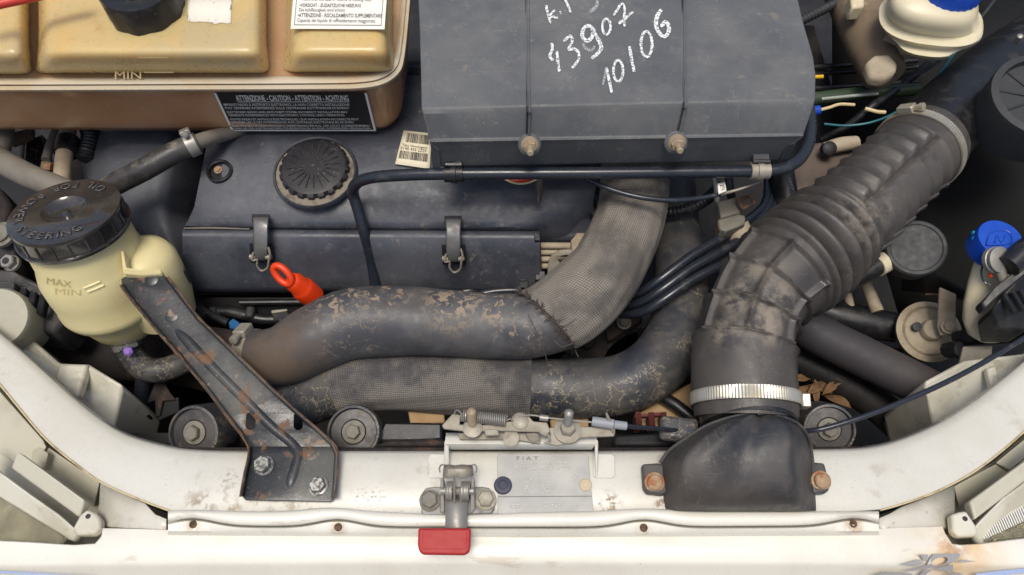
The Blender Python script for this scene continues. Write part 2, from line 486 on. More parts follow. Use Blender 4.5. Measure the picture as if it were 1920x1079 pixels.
white_paint = mat('white_paint', L((206, 204, 195)), 0.3, layers=[dict(col=L((178, 173, 158)), scale=6, lo=.42, hi=.62, amt=.7), dict(col=L((150, 140, 122)), scale=40, lo=.58, hi=.72, amt=.4), dict(col=L((110, 96, 78)), scale=420, lo=.655, hi=.68, amt=.7, mask=(12, .48, .6)), dict(col=L((134, 100, 66)), scale=70, lo=.665, hi=.70, amt=.5), dict(type='edge', scale=20, col=L((150, 140, 124)), lo=.005, hi=.001, amt=.4, mask=(22, .54, .62), stretch=(1, 4, 1))], spec=.5)
cream_paint = mat('cream_paint', L((190, 186, 168)), 0.45, layers=[dict(col=L((154, 146, 126)), scale=10, lo=.45, hi=.7, amt=.6), dict(col=L((120, 108, 90)), scale=700, lo=.72, hi=.75, amt=.6, mask=(20, .5, .6))])
lamp_plastic = mat('lamp_plastic', L((206, 203, 188)), 0.42, layers=[dict(col=L((168, 162, 142)), scale=14, lo=.45, hi=.62, amt=.6), dict(col=L((120, 110, 92)), scale=300, lo=.63, hi=.67, amt=.5, mask=(20, .45, .6)), dict(col=L((138, 128, 108)), scale=50, lo=.58, hi=.68, amt=.4)], bump=.1)
seam_sealer = mat('seam_sealer', L((196, 180, 142)), 0.6, layers=[dict(col=L((150, 124, 84)), scale=70, lo=.48, hi=.62, amt=.7)], bump=.6, bscale=500)
rusty_black = mat('rusty_black', L((44, 46, 48)), 0.3, layers=[dict(col=L((88, 88, 83)), scale=10, lo=.42, hi=.62, rough=.4, amt=.75), dict(col=L((118, 84, 56)), scale=34, lo=.575, hi=.65, rough=.9, amt=.8), dict(col=L((150, 96, 52)), scale=110, lo=.60, hi=.66, rough=.9, amt=.7, mask=(18, .46, .58)), dict(col=L((160, 138, 112)), scale=70, lo=.62, hi=.68, rough=.9, amt=.6), dict(col=L((128, 124, 116)), scale=420, lo=.62, hi=.68, amt=.5)], bump=.25, bscale=500)
rust_edge = mat('rust_edge', L((104, 78, 58)), 0.8, layers=[dict(col=L((54, 42, 36)), scale=120, lo=.42, hi=.6, amt=.8)])
steel = mat('steel', L((150, 147, 140)), 0.45, 0.5, layers=[dict(col=L((120, 112, 98)), scale=60, lo=.46, hi=.66, rough=.7, metal=.2, amt=.6), dict(col=L((122, 84, 54)), scale=150, lo=.63, hi=.70, rough=.9, metal=0, amt=.6)], bump=.1)
zinc_dull = mat('zinc_dull', L((160, 154, 140)), 0.55, 0.45, layers=[dict(col=L((128, 118, 100)), scale=40, lo=.42, hi=.68, rough=.8, metal=.1, amt=.7), dict(col=L((108, 98, 84)), scale=220, lo=.55, hi=.72, amt=.5)], bump=.15)
bright_band = mat('bright_band', L((196, 190, 174)), 0.36, 0.7, layers=[dict(col=L((176, 156, 116)), scale=50, lo=.5, hi=.7, metal=.3, rough=.6, amt=.6)])
plate_alu = mat('plate_alu', L((158, 158, 154)), 0.5, 0.35, layers=[dict(col=L((186, 184, 176)), scale=30, lo=.4, hi=.7, amt=.5), dict(col=L((96, 90, 80)), scale=800, lo=.72, hi=.75, amt=.8)], bump=.12)
rust_bolt = mat('rust_bolt', L((158, 132, 104)), 0.7, 0.2, layers=[dict(col=L((146, 88, 48)), scale=130, lo=.48, hi=.6, metal=0, amt=.85), dict(col=L((206, 192, 166)), scale=260, lo=.56, hi=.68, amt=.7)], bump=.3)
dirty_bolt = mat('dirty_bolt', L((126, 122, 112)), 0.7, 0.3, layers=[dict(col=L((100, 92, 80)), scale=90, lo=.45, hi=.65, metal=0, amt=.7)], bump=.2)
new_bolt = mat('new_bolt', L((140, 140, 136)), 0.35, 0.6, layers=[dict(col=L((64, 60, 56)), scale=260, lo=.46, hi=.58, metal=.2, rough=.6, amt=.8)])
nut_dirty = mat('nut_dirty', L((160, 144, 120)), 0.65, 0.2, layers=[dict(col=L((150, 104, 62)), scale=150, lo=.55, hi=.66, amt=.7)], bump=.3)
clip_steel = mat('clip_steel', L((132, 132, 130)), 0.45, 0.6, layers=[dict(col=L((96, 92, 86)), scale=60, lo=.45, hi=.65, metal=.2, rough=.7, amt=.7), dict(col=L((190, 186, 176)), scale=500, lo=.64, hi=.7, amt=.6)])
wing_black = mat('wing_black', L((10, 12, 11)), 0.7, layers=[dict(col=L((22, 24, 22)), scale=20, lo=.45, hi=.7, amt=.6)], bump=.2, bscale=300)
dull_screw = mat('dull_screw', L((96, 76, 54)), 0.8, layers=[dict(col=L((54, 42, 34)), scale=200, lo=.45, hi=.6, amt=.8)])
clean_paint = mat('clean_paint', L((222, 219, 207)), 0.3, layers=[dict(col=L((206, 200, 184)), scale=7, lo=.42, hi=.66, amt=.6), dict(col=L((130, 112, 90)), scale=420, lo=.665, hi=.685, amt=.7, mask=(14, .5, .6)), dict(col=L((176, 160, 134)), scale=50, lo=.62, hi=.7, amt=.4, stretch=(.4, 1.5, 1))])
beige_dirty = mat('beige_dirty', L((166, 154, 132)), 0.75, layers=[dict(col=L((130, 114, 92)), scale=30, lo=.45, hi=.68, amt=.7), dict(col=L((96, 76, 58)), scale=80, lo=.6, hi=.72, amt=.5)], bump=.3, bscale=500)
yellow_plastic = mat('yellow_plastic', L((218, 205, 154)), 0.42, layers=[dict(col=L((202, 182, 120)), scale=14, lo=.45, hi=.75, amt=.5), dict(col=L((120, 96, 60)), scale=500, lo=.73, hi=.76, amt=.6)], sss=.25)
white_plastic = mat('white_plastic', L((212, 202, 172)), 0.38, layers=[dict(col=L((194, 172, 128)), scale=20, lo=.45, hi=.7, amt=.5)], sss=.25)
tank_amber = mat('tank_amber', L((200, 176, 122)), 0.3, layers=[dict(col=L((204, 166, 98)), scale=9, lo=.42, hi=.66, amt=.55), dict(col=L((178, 166, 134)), scale=12, lo=.48, hi=.66, amt=.6), dict(col=L((164, 128, 74)), scale=22, lo=.58, hi=.7, amt=.4)], sss=.7)
tank_brown = mat('tank_brown', L((186, 142, 104)), 0.2, layers=[dict(col=L((176, 118, 78)), scale=7, lo=.45, hi=.66, amt=.6), dict(col=L((192, 156, 122)), scale=12, lo=.5, hi=.66, amt=.5, stretch=(1, .4, .4))], sss=.7)
tank_rim = mat('tank_rim', L((194, 184, 164)), 0.35, layers=[dict(col=L((190, 160, 116)), scale=20, lo=.45, hi=.7, amt=.5)], sss=.3)
tank_mark = mat('tank_mark', L((212, 188, 140)), 0.4)
paper_white = mat('paper_white', L((232, 228, 216)), 0.55, layers=[dict(col=L((214, 206, 186)), scale=20, lo=.45, hi=.7, amt=.4)])
paper_torn = mat('paper_torn', L((228, 222, 206)), 0.8, layers=[dict(col=L((120, 110, 96)), scale=130, lo=.6, hi=.66, amt=.8, stretch=(1, .3, 1)), dict(col=L((206, 178, 128)), scale=70, lo=.62, hi=.7, amt=.6)], bump=.6, bscale=300)
paper_cream = mat('paper_cream', L((226, 216, 188)), 0.6)
print_black = mat('print_black', L((34, 34, 38)), 0.5)
print_grey = mat('print_grey', L((104, 104, 108)), 0.5)
print_white = mat('print_white', L((232, 230, 224)), 0.5)
sticker_black = mat('sticker_black', L((28, 28, 31)), 0.35, layers=[dict(col=L((70, 68, 66)), scale=40, lo=.6, hi=.75, amt=.4)], bump2=.1)
chalk = mat('chalk', L((226, 229, 227)), 0.9, alpha_noise=(420, .38, .54))
chalk_faint = mat('chalk_faint', L((214, 218, 218)), 0.9, alpha_noise=(1100, .44, .62))
blue_plastic = mat('blue_plastic', L((18, 70, 172)), 0.38, layers=[dict(col=L((40, 100, 205)), scale=60, lo=.5, hi=.75, amt=.4)])
cyan_plastic = mat('cyan_plastic', L((30, 160, 200)), 0.4)
red_plastic = mat('red_plastic', L((164, 36, 34)), 0.5, layers=[dict(col=L((146, 32, 31)), scale=30, lo=.45, hi=.7, amt=.5)])
red_rod = mat('red_rod', L((200, 60, 48)), 0.4)
orange_plastic = mat('orange_plastic', L((222, 64, 20)), 0.38, layers=[dict(col=L((214, 56, 16)), scale=60, lo=.5, hi=.75, amt=.4)])
purple_plastic = mat('purple_plastic', L((150, 118, 200)), 0.5)
green_pipe = mat('green_pipe', L((52, 66, 48)), 0.4, layers=[dict(col=L((120, 120, 100)), scale=40, lo=.55, hi=.75, amt=.4)])
teal_wire = mat('teal_wire', L((20, 92, 104)), 0.4)
cream_wire = mat('cream_wire', L((206, 186, 142)), 0.5)
yellow_wire = mat('yellow_wire', L((214, 172, 20)), 0.5)
red_wire = mat('red_wire', L((196, 40, 32)), 0.45)
tan_card = mat('tan_card', L((160, 134, 98)), 0.9, layers=[dict(col=L((140, 104, 66)), scale=20, lo=.45, hi=.7, amt=.7)], bump=.5, bscale=200)
leaf_brown = mat('leaf_brown', L((112, 84, 56)), 0.85, layers=[dict(col=L((66, 46, 32)), scale=60, lo=.45, hi=.65, amt=.8)], bump=.4, bscale=400)
ground_mat = mat('ground_dirt', L((120, 98, 72)), 0.95, layers=[dict(col=L((80, 62, 46)), scale=8, lo=.4, hi=.7, amt=.8)], bump=.6, bscale=60)
grey_decal = mat('grey_decal', L((148, 146, 146)), 0.4)
blue_decal = mat('blue_decal', L((150, 166, 200)), 0.4)
maroon_metal = mat('maroon_metal', L((96, 52, 48)), 0.5, layers=[dict(col=L((60, 40, 38)), scale=50, lo=.45, hi=.7, amt=.6)])
grey_pipe_mat = mat('grey_pipe', L((120, 114, 104)), 0.6, layers=[dict(col=L((92, 86, 78)), scale=30, lo=.45, hi=.7, amt=.6), dict(col=L((140, 104, 70)), scale=90, lo=.62, hi=.72, amt=.5)], bump=.3)
drum_grey = mat('drum_grey', L((46, 48, 50)), 0.6, layers=[dict(col=L((64, 65, 64)), scale=20, lo=.45, hi=.7, amt=.5)])
# ================================================================== THE SETTING
gz = -0.62
link('ground', [(-6, -6, gz), (6, -6, gz), (6, 6, gz), (-6, 6, gz)], [(0, 1, 2, 3)], ground_mat, kind='structure', origin=(0, 0, gz))

# ---- dark masses low in the bay -----------------------------------------------------------
def lump_box(name, x0, x1, y0, y1, z0, z1, m, label, cat, jag=0.006, n=6):
    """a rough casting: box with an uneven top"""
    vs, fs = [], []
    for j in range(n + 1):
        for i in range(n + 1):
            e = (i in (0, n)) or (j in (0, n))
            vs.append(V((x0 + (x1 - x0) * i / n, y0 + (y1 - y0) * j / n, z1 + (0 if e else random.uniform(-jag, jag)) * 2)))
    for j in range(n):
        for i in range(n):
            a = j * (n + 1) + i
            fs.append((a, a + 1, a + n + 2, a + n + 1))
    b = len(vs)
    vs += [V((x0, y0, z0)), V((x1, y0, z0)), V((x1, y1, z0)), V((x0, y1, z0))]
    c = [0, n, (n + 1) * (n + 1) - 1, n * (n + 1)]
    ring = list(range(n + 1)) + [n + (n + 1) * k for k in range(1, n + 1)] + [n * (n + 1) + k for k in range(n - 1, -1, -1)] + [(n + 1) * k for k in range(n - 1, 0, -1)]
    sides = [(ring[0:n + 1], (b, b + 1)), (ring[n:2 * n + 1], (b + 1, b + 2)), (ring[2 * n:3 * n + 1], (b + 2, b + 3)), (ring[3 * n:] + [ring[0]], (b + 3, b))]
    for seq, (q0, q1) in sides: fs.append(tuple(seq) + (q1, q0))
    fs.append((b + 3, b + 2, b + 1, b))
    return link(name, vs, fs, m, None, label=label, cat=cat, sharp=25)
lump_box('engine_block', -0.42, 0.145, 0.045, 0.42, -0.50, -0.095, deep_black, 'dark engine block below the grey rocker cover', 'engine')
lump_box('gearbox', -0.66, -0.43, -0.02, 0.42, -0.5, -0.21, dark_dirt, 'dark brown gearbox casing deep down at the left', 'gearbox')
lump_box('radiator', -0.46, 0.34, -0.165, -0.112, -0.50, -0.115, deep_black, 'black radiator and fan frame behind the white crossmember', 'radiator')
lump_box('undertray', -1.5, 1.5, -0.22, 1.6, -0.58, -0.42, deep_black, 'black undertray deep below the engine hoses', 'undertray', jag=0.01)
lump_box('subframe', 0.16, 0.50, 0.03, 0.62, -0.40, -0.205, deep_black, 'black casting low between the lower hose and the ribbed duct', 'casting', jag=0.01)

# black wheel-arch wall on the right and bulkhead behind
rw = [[P(1560, 20, -0.12), P(1700, -60, -0.02), P(1960, -90, 0.03), P(2300, -120, 0.08)],
      [P(1560, 240, -0.16), P(1690, 190, -0.08), P(1960, 130, 0.0), P(2300, 60, 0.06)],
      [P(1600, 400, -0.20), P(1720, 330, -0.12), P(1960, 290, -0.04), P(2300, 260, 0.05)],
      [P(1640, 560, -0.24), P(1760, 530, -0.18), P(1960, 500, -0.09), P(2300, 470, 0.02)],
      [P(1660, 660, -0.30), P(1780, 650, -0.24), P(1960, 640, -0.14), P(2300, 640, 0.0)]]
loft('inner_wing', rw, wing_black, None, solid=0.003, label='black inner wing sheet metal along the right edge', cat='inner wing')
bw = [[P(-300, -260, 0.10), P(500, -260, 0.10), P(1300, -260, 0.10), P(2300, -260, 0.10)],
      [P(-300, -160, -0.05), P(500, -160, -0.05), P(1300, -160, -0.05), P(2300, -160, -0.05)],
      [P(-300, -20, -0.25), P(500, -20, -0.25), P(1300, -20, -0.25), P(2300, -20, -0.25)]]
loft('bulkhead', bw, deep_black, None, solid=0.003, label='black bulkhead wall behind the tank and air box', cat='bulkhead')

# ---- white front crossmember -------------------------------------------------------------
inner = [(-900, 60), (-520, 260), (-280, 410), (-120, 520), (-60, 575), (0, 624), (50, 665), (107, 716), (142, 747), (187, 783), (240, 815), (317, 837), (375, 844), (467, 846), (640, 846), (830, 846), (1000, 846), (1150, 846), (1290, 845), (1420, 844), (1525, 843), (1615, 840), (1677, 827), (1752, 796), (1815, 757), (1865, 720), (1920, 675), (1990, 615), (2060, 560), (2220, 450), (2460, 300), (2840, 100)]
outer = [(-900, 110), (-520, 320), (-280, 475), (-120, 590), (-60, 655), (0, 722), (37, 767), (87, 825), (140, 869), (185, 902), (237, 927), (287, 947), (330, 962), (450, 966), (640, 966), (830, 966), (1000, 966), (1150, 966), (1290, 965), (1420, 964), (1540, 963), (1650, 957), (1690, 946), (1752, 924), (1815, 892), (1865, 857), (1920, 810), (1990, 742), (2060, 670), (2220, 540), (2460, 380), (2840, 160)]
isb, osb = sm(inner, 4), sm(outer, 4)
rows = []
for q, (f, z) in enumerate([(-.02, -.055), (0.0, -.012), (.012, -.004), (.05, .0), (.2, .0025), (.5, .0035), (.8, .002), (.95, .0), (.985, .0005), (1.0, -.003), (1.0, -.02)]):
    rows.append([P(a[0] + (b[0] - a[0]) * f, a[1] + (b[1] - a[1]) * f, z) for a, b in zip(isb, osb)])
def stain(x, y, z, base, rad, col, scale, lo, hi, amt=.8):
    d = P(x, y, z) - base
    return dict(col=L(col), scale=scale, lo=lo, hi=hi, amt=amt, rough=.8, at=((d.x, d.y, d.z), rad))
_b0 = P(960, 900, -0.06)
cm_paint = mat('crossmember_paint', L((202, 200, 190)), 0.28, layers=[dict(col=L((188, 184, 170)), scale=6, lo=.44, hi=.64, amt=.6), dict(col=L((150, 140, 122)), scale=40, lo=.58, hi=.72, amt=.35), dict(col=L((110, 96, 78)), scale=420, lo=.66, hi=.685, amt=.7, mask=(12, .48, .6)), dict(type='edge', scale=20, col=L((150, 140, 124)), lo=.005, hi=.001, amt=.4, mask=(22, .54, .62), stretch=(1, 4, 1)),
    stain(690, 940, .003, _b0, .024, (120, 92, 66), 420, .56, .64, .7), stain(740, 945, .003, _b0, .016, (120, 92, 66), 420, .58, .66, .6), stain(1140, 946, .003, _b0, .016, (134, 110, 76), 150, .48, .56), stain(430, 940, .003, _b0, .02, (150, 132, 104), 90, .45, .6), stain(375, 950, .003, _b0, .02, (140, 126, 104), 90, .5, .6), stain(430, 900, .003, _b0, .012, (140, 132, 118), 300, .48, .6), stain(540, 950, .003, _b0, .06, (150, 138, 116), 110, .48, .64, .6), stain(1245, 945, .003, _b0, .012, (122, 92, 60), 150, .45, .56), stain(1325, 840, .0, _b0, .02, (150, 132, 104), 120, .45, .6)])
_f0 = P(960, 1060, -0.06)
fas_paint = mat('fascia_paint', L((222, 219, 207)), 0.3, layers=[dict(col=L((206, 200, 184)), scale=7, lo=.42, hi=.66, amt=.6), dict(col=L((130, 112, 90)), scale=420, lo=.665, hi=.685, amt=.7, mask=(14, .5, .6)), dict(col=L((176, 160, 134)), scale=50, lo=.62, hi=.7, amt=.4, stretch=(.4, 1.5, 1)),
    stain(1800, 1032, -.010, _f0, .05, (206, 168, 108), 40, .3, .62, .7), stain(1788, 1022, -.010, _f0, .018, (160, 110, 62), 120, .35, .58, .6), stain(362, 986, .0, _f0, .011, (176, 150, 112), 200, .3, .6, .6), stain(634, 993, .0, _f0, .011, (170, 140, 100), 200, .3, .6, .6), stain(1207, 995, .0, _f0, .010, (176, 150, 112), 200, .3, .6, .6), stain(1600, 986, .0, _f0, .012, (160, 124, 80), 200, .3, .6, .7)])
cm = thing('front_crossmember', 'wide white front crossmember curving up to both wings', 'crossmember', P(960, 900, -0.06))
loft('panel', rows, cm_paint, cm, sharp=60)
# sealer bead on the outer edge of each arm
def bead(idx):
    pts = [(outer[i][0], outer[i][1], 0.001, 2.6) for i in idx]
    wire('seam_bead', [(x, y, z, 1.8) for x, y, z, r in pts], seam_sealer, cm, seg=8, n=6)
bead(range(0, 13)); bead(range(21, 32))
# pressed patches
for (x0, x1, y0, y1) in ((802, 842, 851, 897), (1112, 1154, 851, 897)):
    prism('pressed_patch', [(x0 + 5, y0), (x1 - 6, y0), (x1 - 1, y0 + 5), (x1, y1 - 5), (x1 - 5, y1), (x0 + 4, y1), (x0, y1 - 5), (x0, y0 + 5)], 0.003, white_paint, cm, z=0.0046, bevel=0.0008)

# ---- white front fascia with strip ------------------------------------------------------
fas = thing('front_fascia', 'bright white front fascia panel along the bottom edge', 'fascia', P(960, 1060, -0.06))
top = [(-700, 820), (-380, 930), (-180, 992), (-80, 1010), (0, 1014), (60, 1017), (120, 1021), (140, 1022), (178, 1020), (190, 1006), (193, 991), (250, 992), (312, 994), (450, 1000), (640, 1004), (830, 1006), (1000, 1007), (1200, 1006), (1400, 1002), (1600, 994), (1690, 990), (1767, 988), (1772, 1000), (1785, 1020), (1800, 1022), (1835, 1020), (1920, 1010), (2000, 1002), (2100, 985), (2300, 925), (2620, 810)]
xs_ = [a[0] for a in top]
rows = []
def band(dy_list):
    for dy, z in dy_list:
        r = []
        for (x, y) in top:
            yb = 1000 + min(1, (x - 960) ** 2 / 960 ** 2) * 6 - (max(0, abs(x - 960) - 1060) * .32)
            if dy <= 0: r.append(P(x, y, z))
            else:
                target = yb + dy
                r.append(P(x, max(target, y + dy * 0.25), z))
        rows.append(r)
band([(-1, -.035), (0, -.010), (6, -.009), (30, -.010), (50, -.012), (58, -.014), (64, -.019), (100, -.032), (130, -.05), (160, -.14), (165, -.4)])
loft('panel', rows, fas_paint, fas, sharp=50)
# rail strip with wavy lip
def rail(x): 
    y = 959 + 0
    y -= 7 * math.exp(-((x - 620) / 60) ** 2) + 5 * math.exp(-((x - 1210) / 70) ** 2) + 2.5 * math.exp(-((x - 360) / 60) ** 2)
    y += 6 * math.exp(-((x - 860) / 120) ** 2)
    return y
xs = [315 + (1648 - 315) * i / 110 for i in range(111)]
def low(x):
    b = sum(13 * math.exp(-((x - c) / 55) ** 2) for c in (362, 634, 1207, 1600))
    return 985 + 3 * math.sin((x - 315) / 1333 * math.pi) - b
rows = [[P(x, rail(x) + 2, -.004) for x in xs], [P(x, rail(x), .005) for x in xs], [P(x, rail(x) + 4, .0085) for x in xs], [P(x, (rail(x) + low(x)) / 2, .009) for x in xs], [P(x, low(x) - 4, .0075) for x in xs], [P(x, low(x) - .5, .005) for x in xs], [P(x, low(x), .003) for x in xs], [P(x, low(x) - 1, .001) for x in xs]]
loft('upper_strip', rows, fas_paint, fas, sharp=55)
rows = [[P(x, low(x) - 3, -.010) for x in xs], [P(x, low(x) + 1.5, -.008) for x in xs], [P(x, low(x) + 3.2, .0005) for x in xs], [P(x, low(x) + 5.0, .0018) for x in xs], [P(x, max(low(x) + 8, 996), .0) for x in xs], [P(x, 1000 + 3 * math.sin((x - 315) / 1333 * math.pi), -.004) for x in xs], [P(x, 1005 + 3 * math.sin((x - 315) / 1333 * math.pi), -.010) for x in xs]]
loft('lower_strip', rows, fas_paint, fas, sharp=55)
for x, y in ((362, 984), (634, 989), (1207, 990), (1600, 983)):
    p = P(x, y, .0012)
    lathe('screw', [(.0034, -.003), (.0034, .0001), (.0026, .0007), (.0012, .0001)], p, (0, -.35, 1), dull_screw, fas, seg=16)
# grey arrow-like emblem on the right
EM = [([(1687, 1059), (1724, 1049), (1732, 1058), (1715, 1062)], None),
      ([(1724, 1040), (1741, 1040), (1736, 1055)], None),
      ([(1690, 1073), (1738, 1060), (1745, 1046), (1751, 1039), (1801, 1038), (1798, 1047), (1790, 1054), (1762, 1063), (1715, 1070)], (1762, 1053, 15, 7.5)),
      ([(1752, 1067), (1787, 1058), (1787, 1074)], None),
      ([(1791, 1056), (1806, 1050), (1832, 1053)], None),
      ([(1638, 1079), (1660, 1073), (1710, 1076), (1716, 1092), (1630, 1092)], None),
      ([(1722, 1082), (1735, 1069), (1750, 1068), (1738, 1076), (1728, 1092)], None),
      ([(1770, 1079), (1798, 1074), (1806, 1078), (1790, 1090)], None)]
vs, fs = [], []
for poly, hole in EM:
    loops = [poly]
    if hole:
        cx, cy, rx, ry = hole
        loops.append([(cx + rx * math.cos(t), cy + ry * math.sin(t) - .25 * rx * math.cos(t)) for t in [2 * math.pi * i / 20 for i in range(20)]])
    o = len(vs)
    for l in loops:
        for (x, y) in l: vs.append(P(x, y, -.0065 - .00035 * max(0, y - 1055)))
    tri = tessellate_polygon([[V((p[0], p[1], 0)) for p in l] for l in loops])
    fs += [tuple(i + o for i in t) for t in tri]
link('emblem', vs, fs, grey_decal, fas)
for sx, pts in ((0, [(-40, 1069), (60, 1074), (170, 1081), (170, 1085), (60, 1078), (-40, 1073)]), (1, [(1830, 1076), (1920, 1066), (1980, 1060), (1980, 1068), (1830, 1084)])):
    prism('blue_stripe', pts, 0.0006, blue_decal, fas, z=-.0115, bevel=0)

# ---- cream lamp wells under both arms ----------------------------------------------------
lw = thing('wing_well', 'cream painted lamp well under the left arm', 'lamp well', P(90, 960, -.12))
prism('floor', [(-700, 250), (-280, 485), (-90, 640), (0, 730), (87, 832), (185, 908), (330, 970), (312, 1000), (150, 1060), (-90, 1060), (-700, 860)], 0.002, cream_paint, lw, z=-.075)
loft('gusset', [[P(188, 906, -.03), P(240, 931, -.026), P(272, 945, -.02), P(290, 965, -.016), P(311, 974, -.01)], [P(186, 945, -.034), P(235, 962, -.028), P(275, 972, -.02), P(295, 980, -.016), P(311, 984, -.012)], [P(180, 985, -.036), P(232, 990, -.026), P(275, 992, -.02), P(295, 993, -.016), P(311, 994, -.012)], [P(180, 1000, -.05), P(232, 1000, -.045), P(275, 1000, -.04), P(295, 1000, -.04), P(311, 1000, -.04)]], white_paint, lw, solid=.001)
prism('rear_face', [(-90, 655, -.05), (0, 735, -.05), (80, 825, -.05), (86, 838, -.05), (60, 890, -.07), (-90, 790, -.07)], 0.002, cream_paint, lw)
prism('side_web', [(86, 836, -.055), (186, 905, -.055), (176, 950, -.07), (80, 905, -.07)], 0.002, cream_paint, lw)
prism('rib', [(60, 845, -.04), (72, 838, -.04), (90, 850, -.045), (82, 885, -.055), (58, 868, -.055)], 0.004, cream_paint, lw)
rwl = thing('wing_well', 'cream painted lamp well under the right arm', 'lamp well', P(1840, 960, -.12))
prism('floor', [(2620, 290), (2220, 560), (2010, 730), (1920, 818), (1865, 865), (1752, 932), (1640, 968), (1655, 1000), (1780, 1060), (2010, 1060), (2620, 860)], 0.002, cream_paint, rwl, z=-.075)
loft('gusset', [[P(1649, 972, -.012), P(1670, 963, -.016), P(1690, 951, -.02), P(1735, 934, -.026), P(1790, 910, -.034)], [P(1649, 982, -.012), P(1672, 977, -.016), P(1700, 968, -.02), P(1740, 960, -.024), P(1790, 955, -.036)], [P(1649, 994, -.012), P(1672, 992, -.016), P(1700, 991, -.02), P(1740, 989, -.024), P(1786, 990, -.036)], [P(1649, 1002, -.04), P(1672, 1002, -.04), P(1700, 1002, -.04), P(1740, 1002, -.045), P(1780, 1003, -.05)]], white_paint, rwl, solid=.001)
prism('rear_face', [(2010, 745, -.05), (1920, 825, -.05), (1868, 868, -.05), (1890, 880, -.06), (1920, 890, -.07), (2010, 850, -.07)], 0.002, cream_paint, rwl)
prism('side_web', [(1868, 870, -.055), (1790, 912, -.055), (1800, 955, -.07), (1890, 885, -.07)], 0.002, cream_paint, rwl)

# ---- headlamps -----------------------------------------------------------------------------
lens = bpy.data.materials.new('lens_glass'); lens.use_nodes = True
_n = lens.node_tree; _b = _n.nodes['Principled BSDF']
_b.inputs['Base Color'].default_value = (.80, .78, .68, 1); _b.inputs['Specular IOR Level'].default_value = .25; _b.inputs['Roughness'].default_value = .08; _b.inputs['Transmission Weight'].default_value = .95; _b.inputs['IOR'].default_value = 1.3
_t = _n.nodes.new('ShaderNodeTexNoise'); _t.inputs['Scale'].default_value = 160; _bp = _n.nodes.new('ShaderNodeBump'); _bp.inputs['Strength'].default_value = .5; _bp.inputs['Distance'].default_value = .002
_n.links.new(_t.outputs[0], _bp.inputs['Height']); _n.links.new(_bp.outputs[0], _b.inputs['Normal'])
reflector = mat('lamp_reflector', L((214, 208, 186)), .3, .3, bump2=1.0, b2scale=130, layers=[dict(col=L((110, 100, 80)), scale=40, lo=.4, hi=.6, amt=.6)])

lens_flute = mat('lens_flute', L((214, 213, 204)), .2)
def lamp(name, label, rim, lens_o, bar, ear, flip):
    t = thing(name, label, 'headlamp', P(rim[0][0], rim[0][1], -.1))
    prism('rim', [(x, y, -.026 + (.004 if i < len(rim) / 2 else -.01)) for i, (x, y) in enumerate(rim)], 0.008, lamp_plastic, t, bevel=.002, bseg=3)
    prism('reflector', [(x, y, -.044) for (x, y) in lens_o], 0.004, reflector, t)
    le = prism('lens', [(x, y, -.034) for (x, y) in lens_o], 0.004, lens, t, bevel=.0012)
    # moulded flutes in the lens
    a, b = lens_o[0], lens_o[3]
    vs, fs = [], []
    n = 40
    for i in range(n if flip else 0):
        f = (i + .5) / n
        x = a[0] + (b[0] - a[0]) * f; y = a[1] + (b[1] - a[1]) * f
        w = lens_o[-1]
        ln = (1 - f) * 40 + 14
        dx, dy = (10, 24) if flip else (-10, 24)
        q = math.hypot(dx, dy)
        p0 = P(x + dx * .05, y + dy * .05 + 1, -.0338); p1 = P(x + dx * ln / q, y + dy * ln / q, -.0338)
        v, g = box_data((p0 + p1) / 2, (p1 - p0).length, .0013, .0022, X=p1 - p0)
        o = len(vs); vs += v; fs += [tuple(k + o for k in h) for h in g]
    if vs: link('flutes', vs, fs, lens_flute, le, kind='stuff')
    prism('bar', [(x, y, -.012 if i < 2 else -.022) for i, (x, y) in enumerate(bar)], 0.012, cream_paint, t, bevel=.002, bseg=3)
    e = prism('mounting_ear', [(x, y, -.02) for (x, y) in ear], 0.010, lamp_plastic, t, bevel=.002)
    cx = sum(p[0] for p in ear) / len(ear); cy = sum(p[1] for p in ear) / len(ear)
    lathe('screw_hole', [(.0022, -.001), (.0022, .0004), (.0006, .0005)], P(cx, cy - 12, -.0198), (0, 0, 1), print_black, t, seg=12)
    return t
lamp('headlamp', 'left headlamp with grey glass, lower left corner', [(-60, 830), (0, 886), (60, 930), (110, 965), (149, 1000), (140, 1016), (122, 1010), (60, 970), (0, 934), (-60, 895)], [(-60, 893), (0, 932), (60, 970), (126, 1009), (112, 1022), (0, 1016), (-60, 1012)], [(32, 846), (158, 938), (148, 970), (20, 877)], [(136, 990), (150, 965), (163, 955), (180, 963), (188, 975), (188, 990), (174, 1003), (142, 1004)], 0)
lamp('headlamp', 'right headlamp with fluted glass, lower right corner', [(1980, 880), (1920, 905), (1880, 935), (1840, 975), (1822, 996), (1835, 1022), (1850, 1022), (1870, 990), (1920, 958), (1980, 920)], [(1990, 885), (1920, 930), (1878, 965), (1838, 1000), (1850, 1022), (1870, 1024), (1920, 1018), (1990, 1008)], [(1980, 810), (1920, 866), (1818, 940), (1828, 975), (1925, 900), (1985, 850)], [(1784, 965), (1800, 960), (1812, 958), (1832, 988), (1836, 1000), (1826, 1006), (1798, 1007), (1787, 996)], 1)

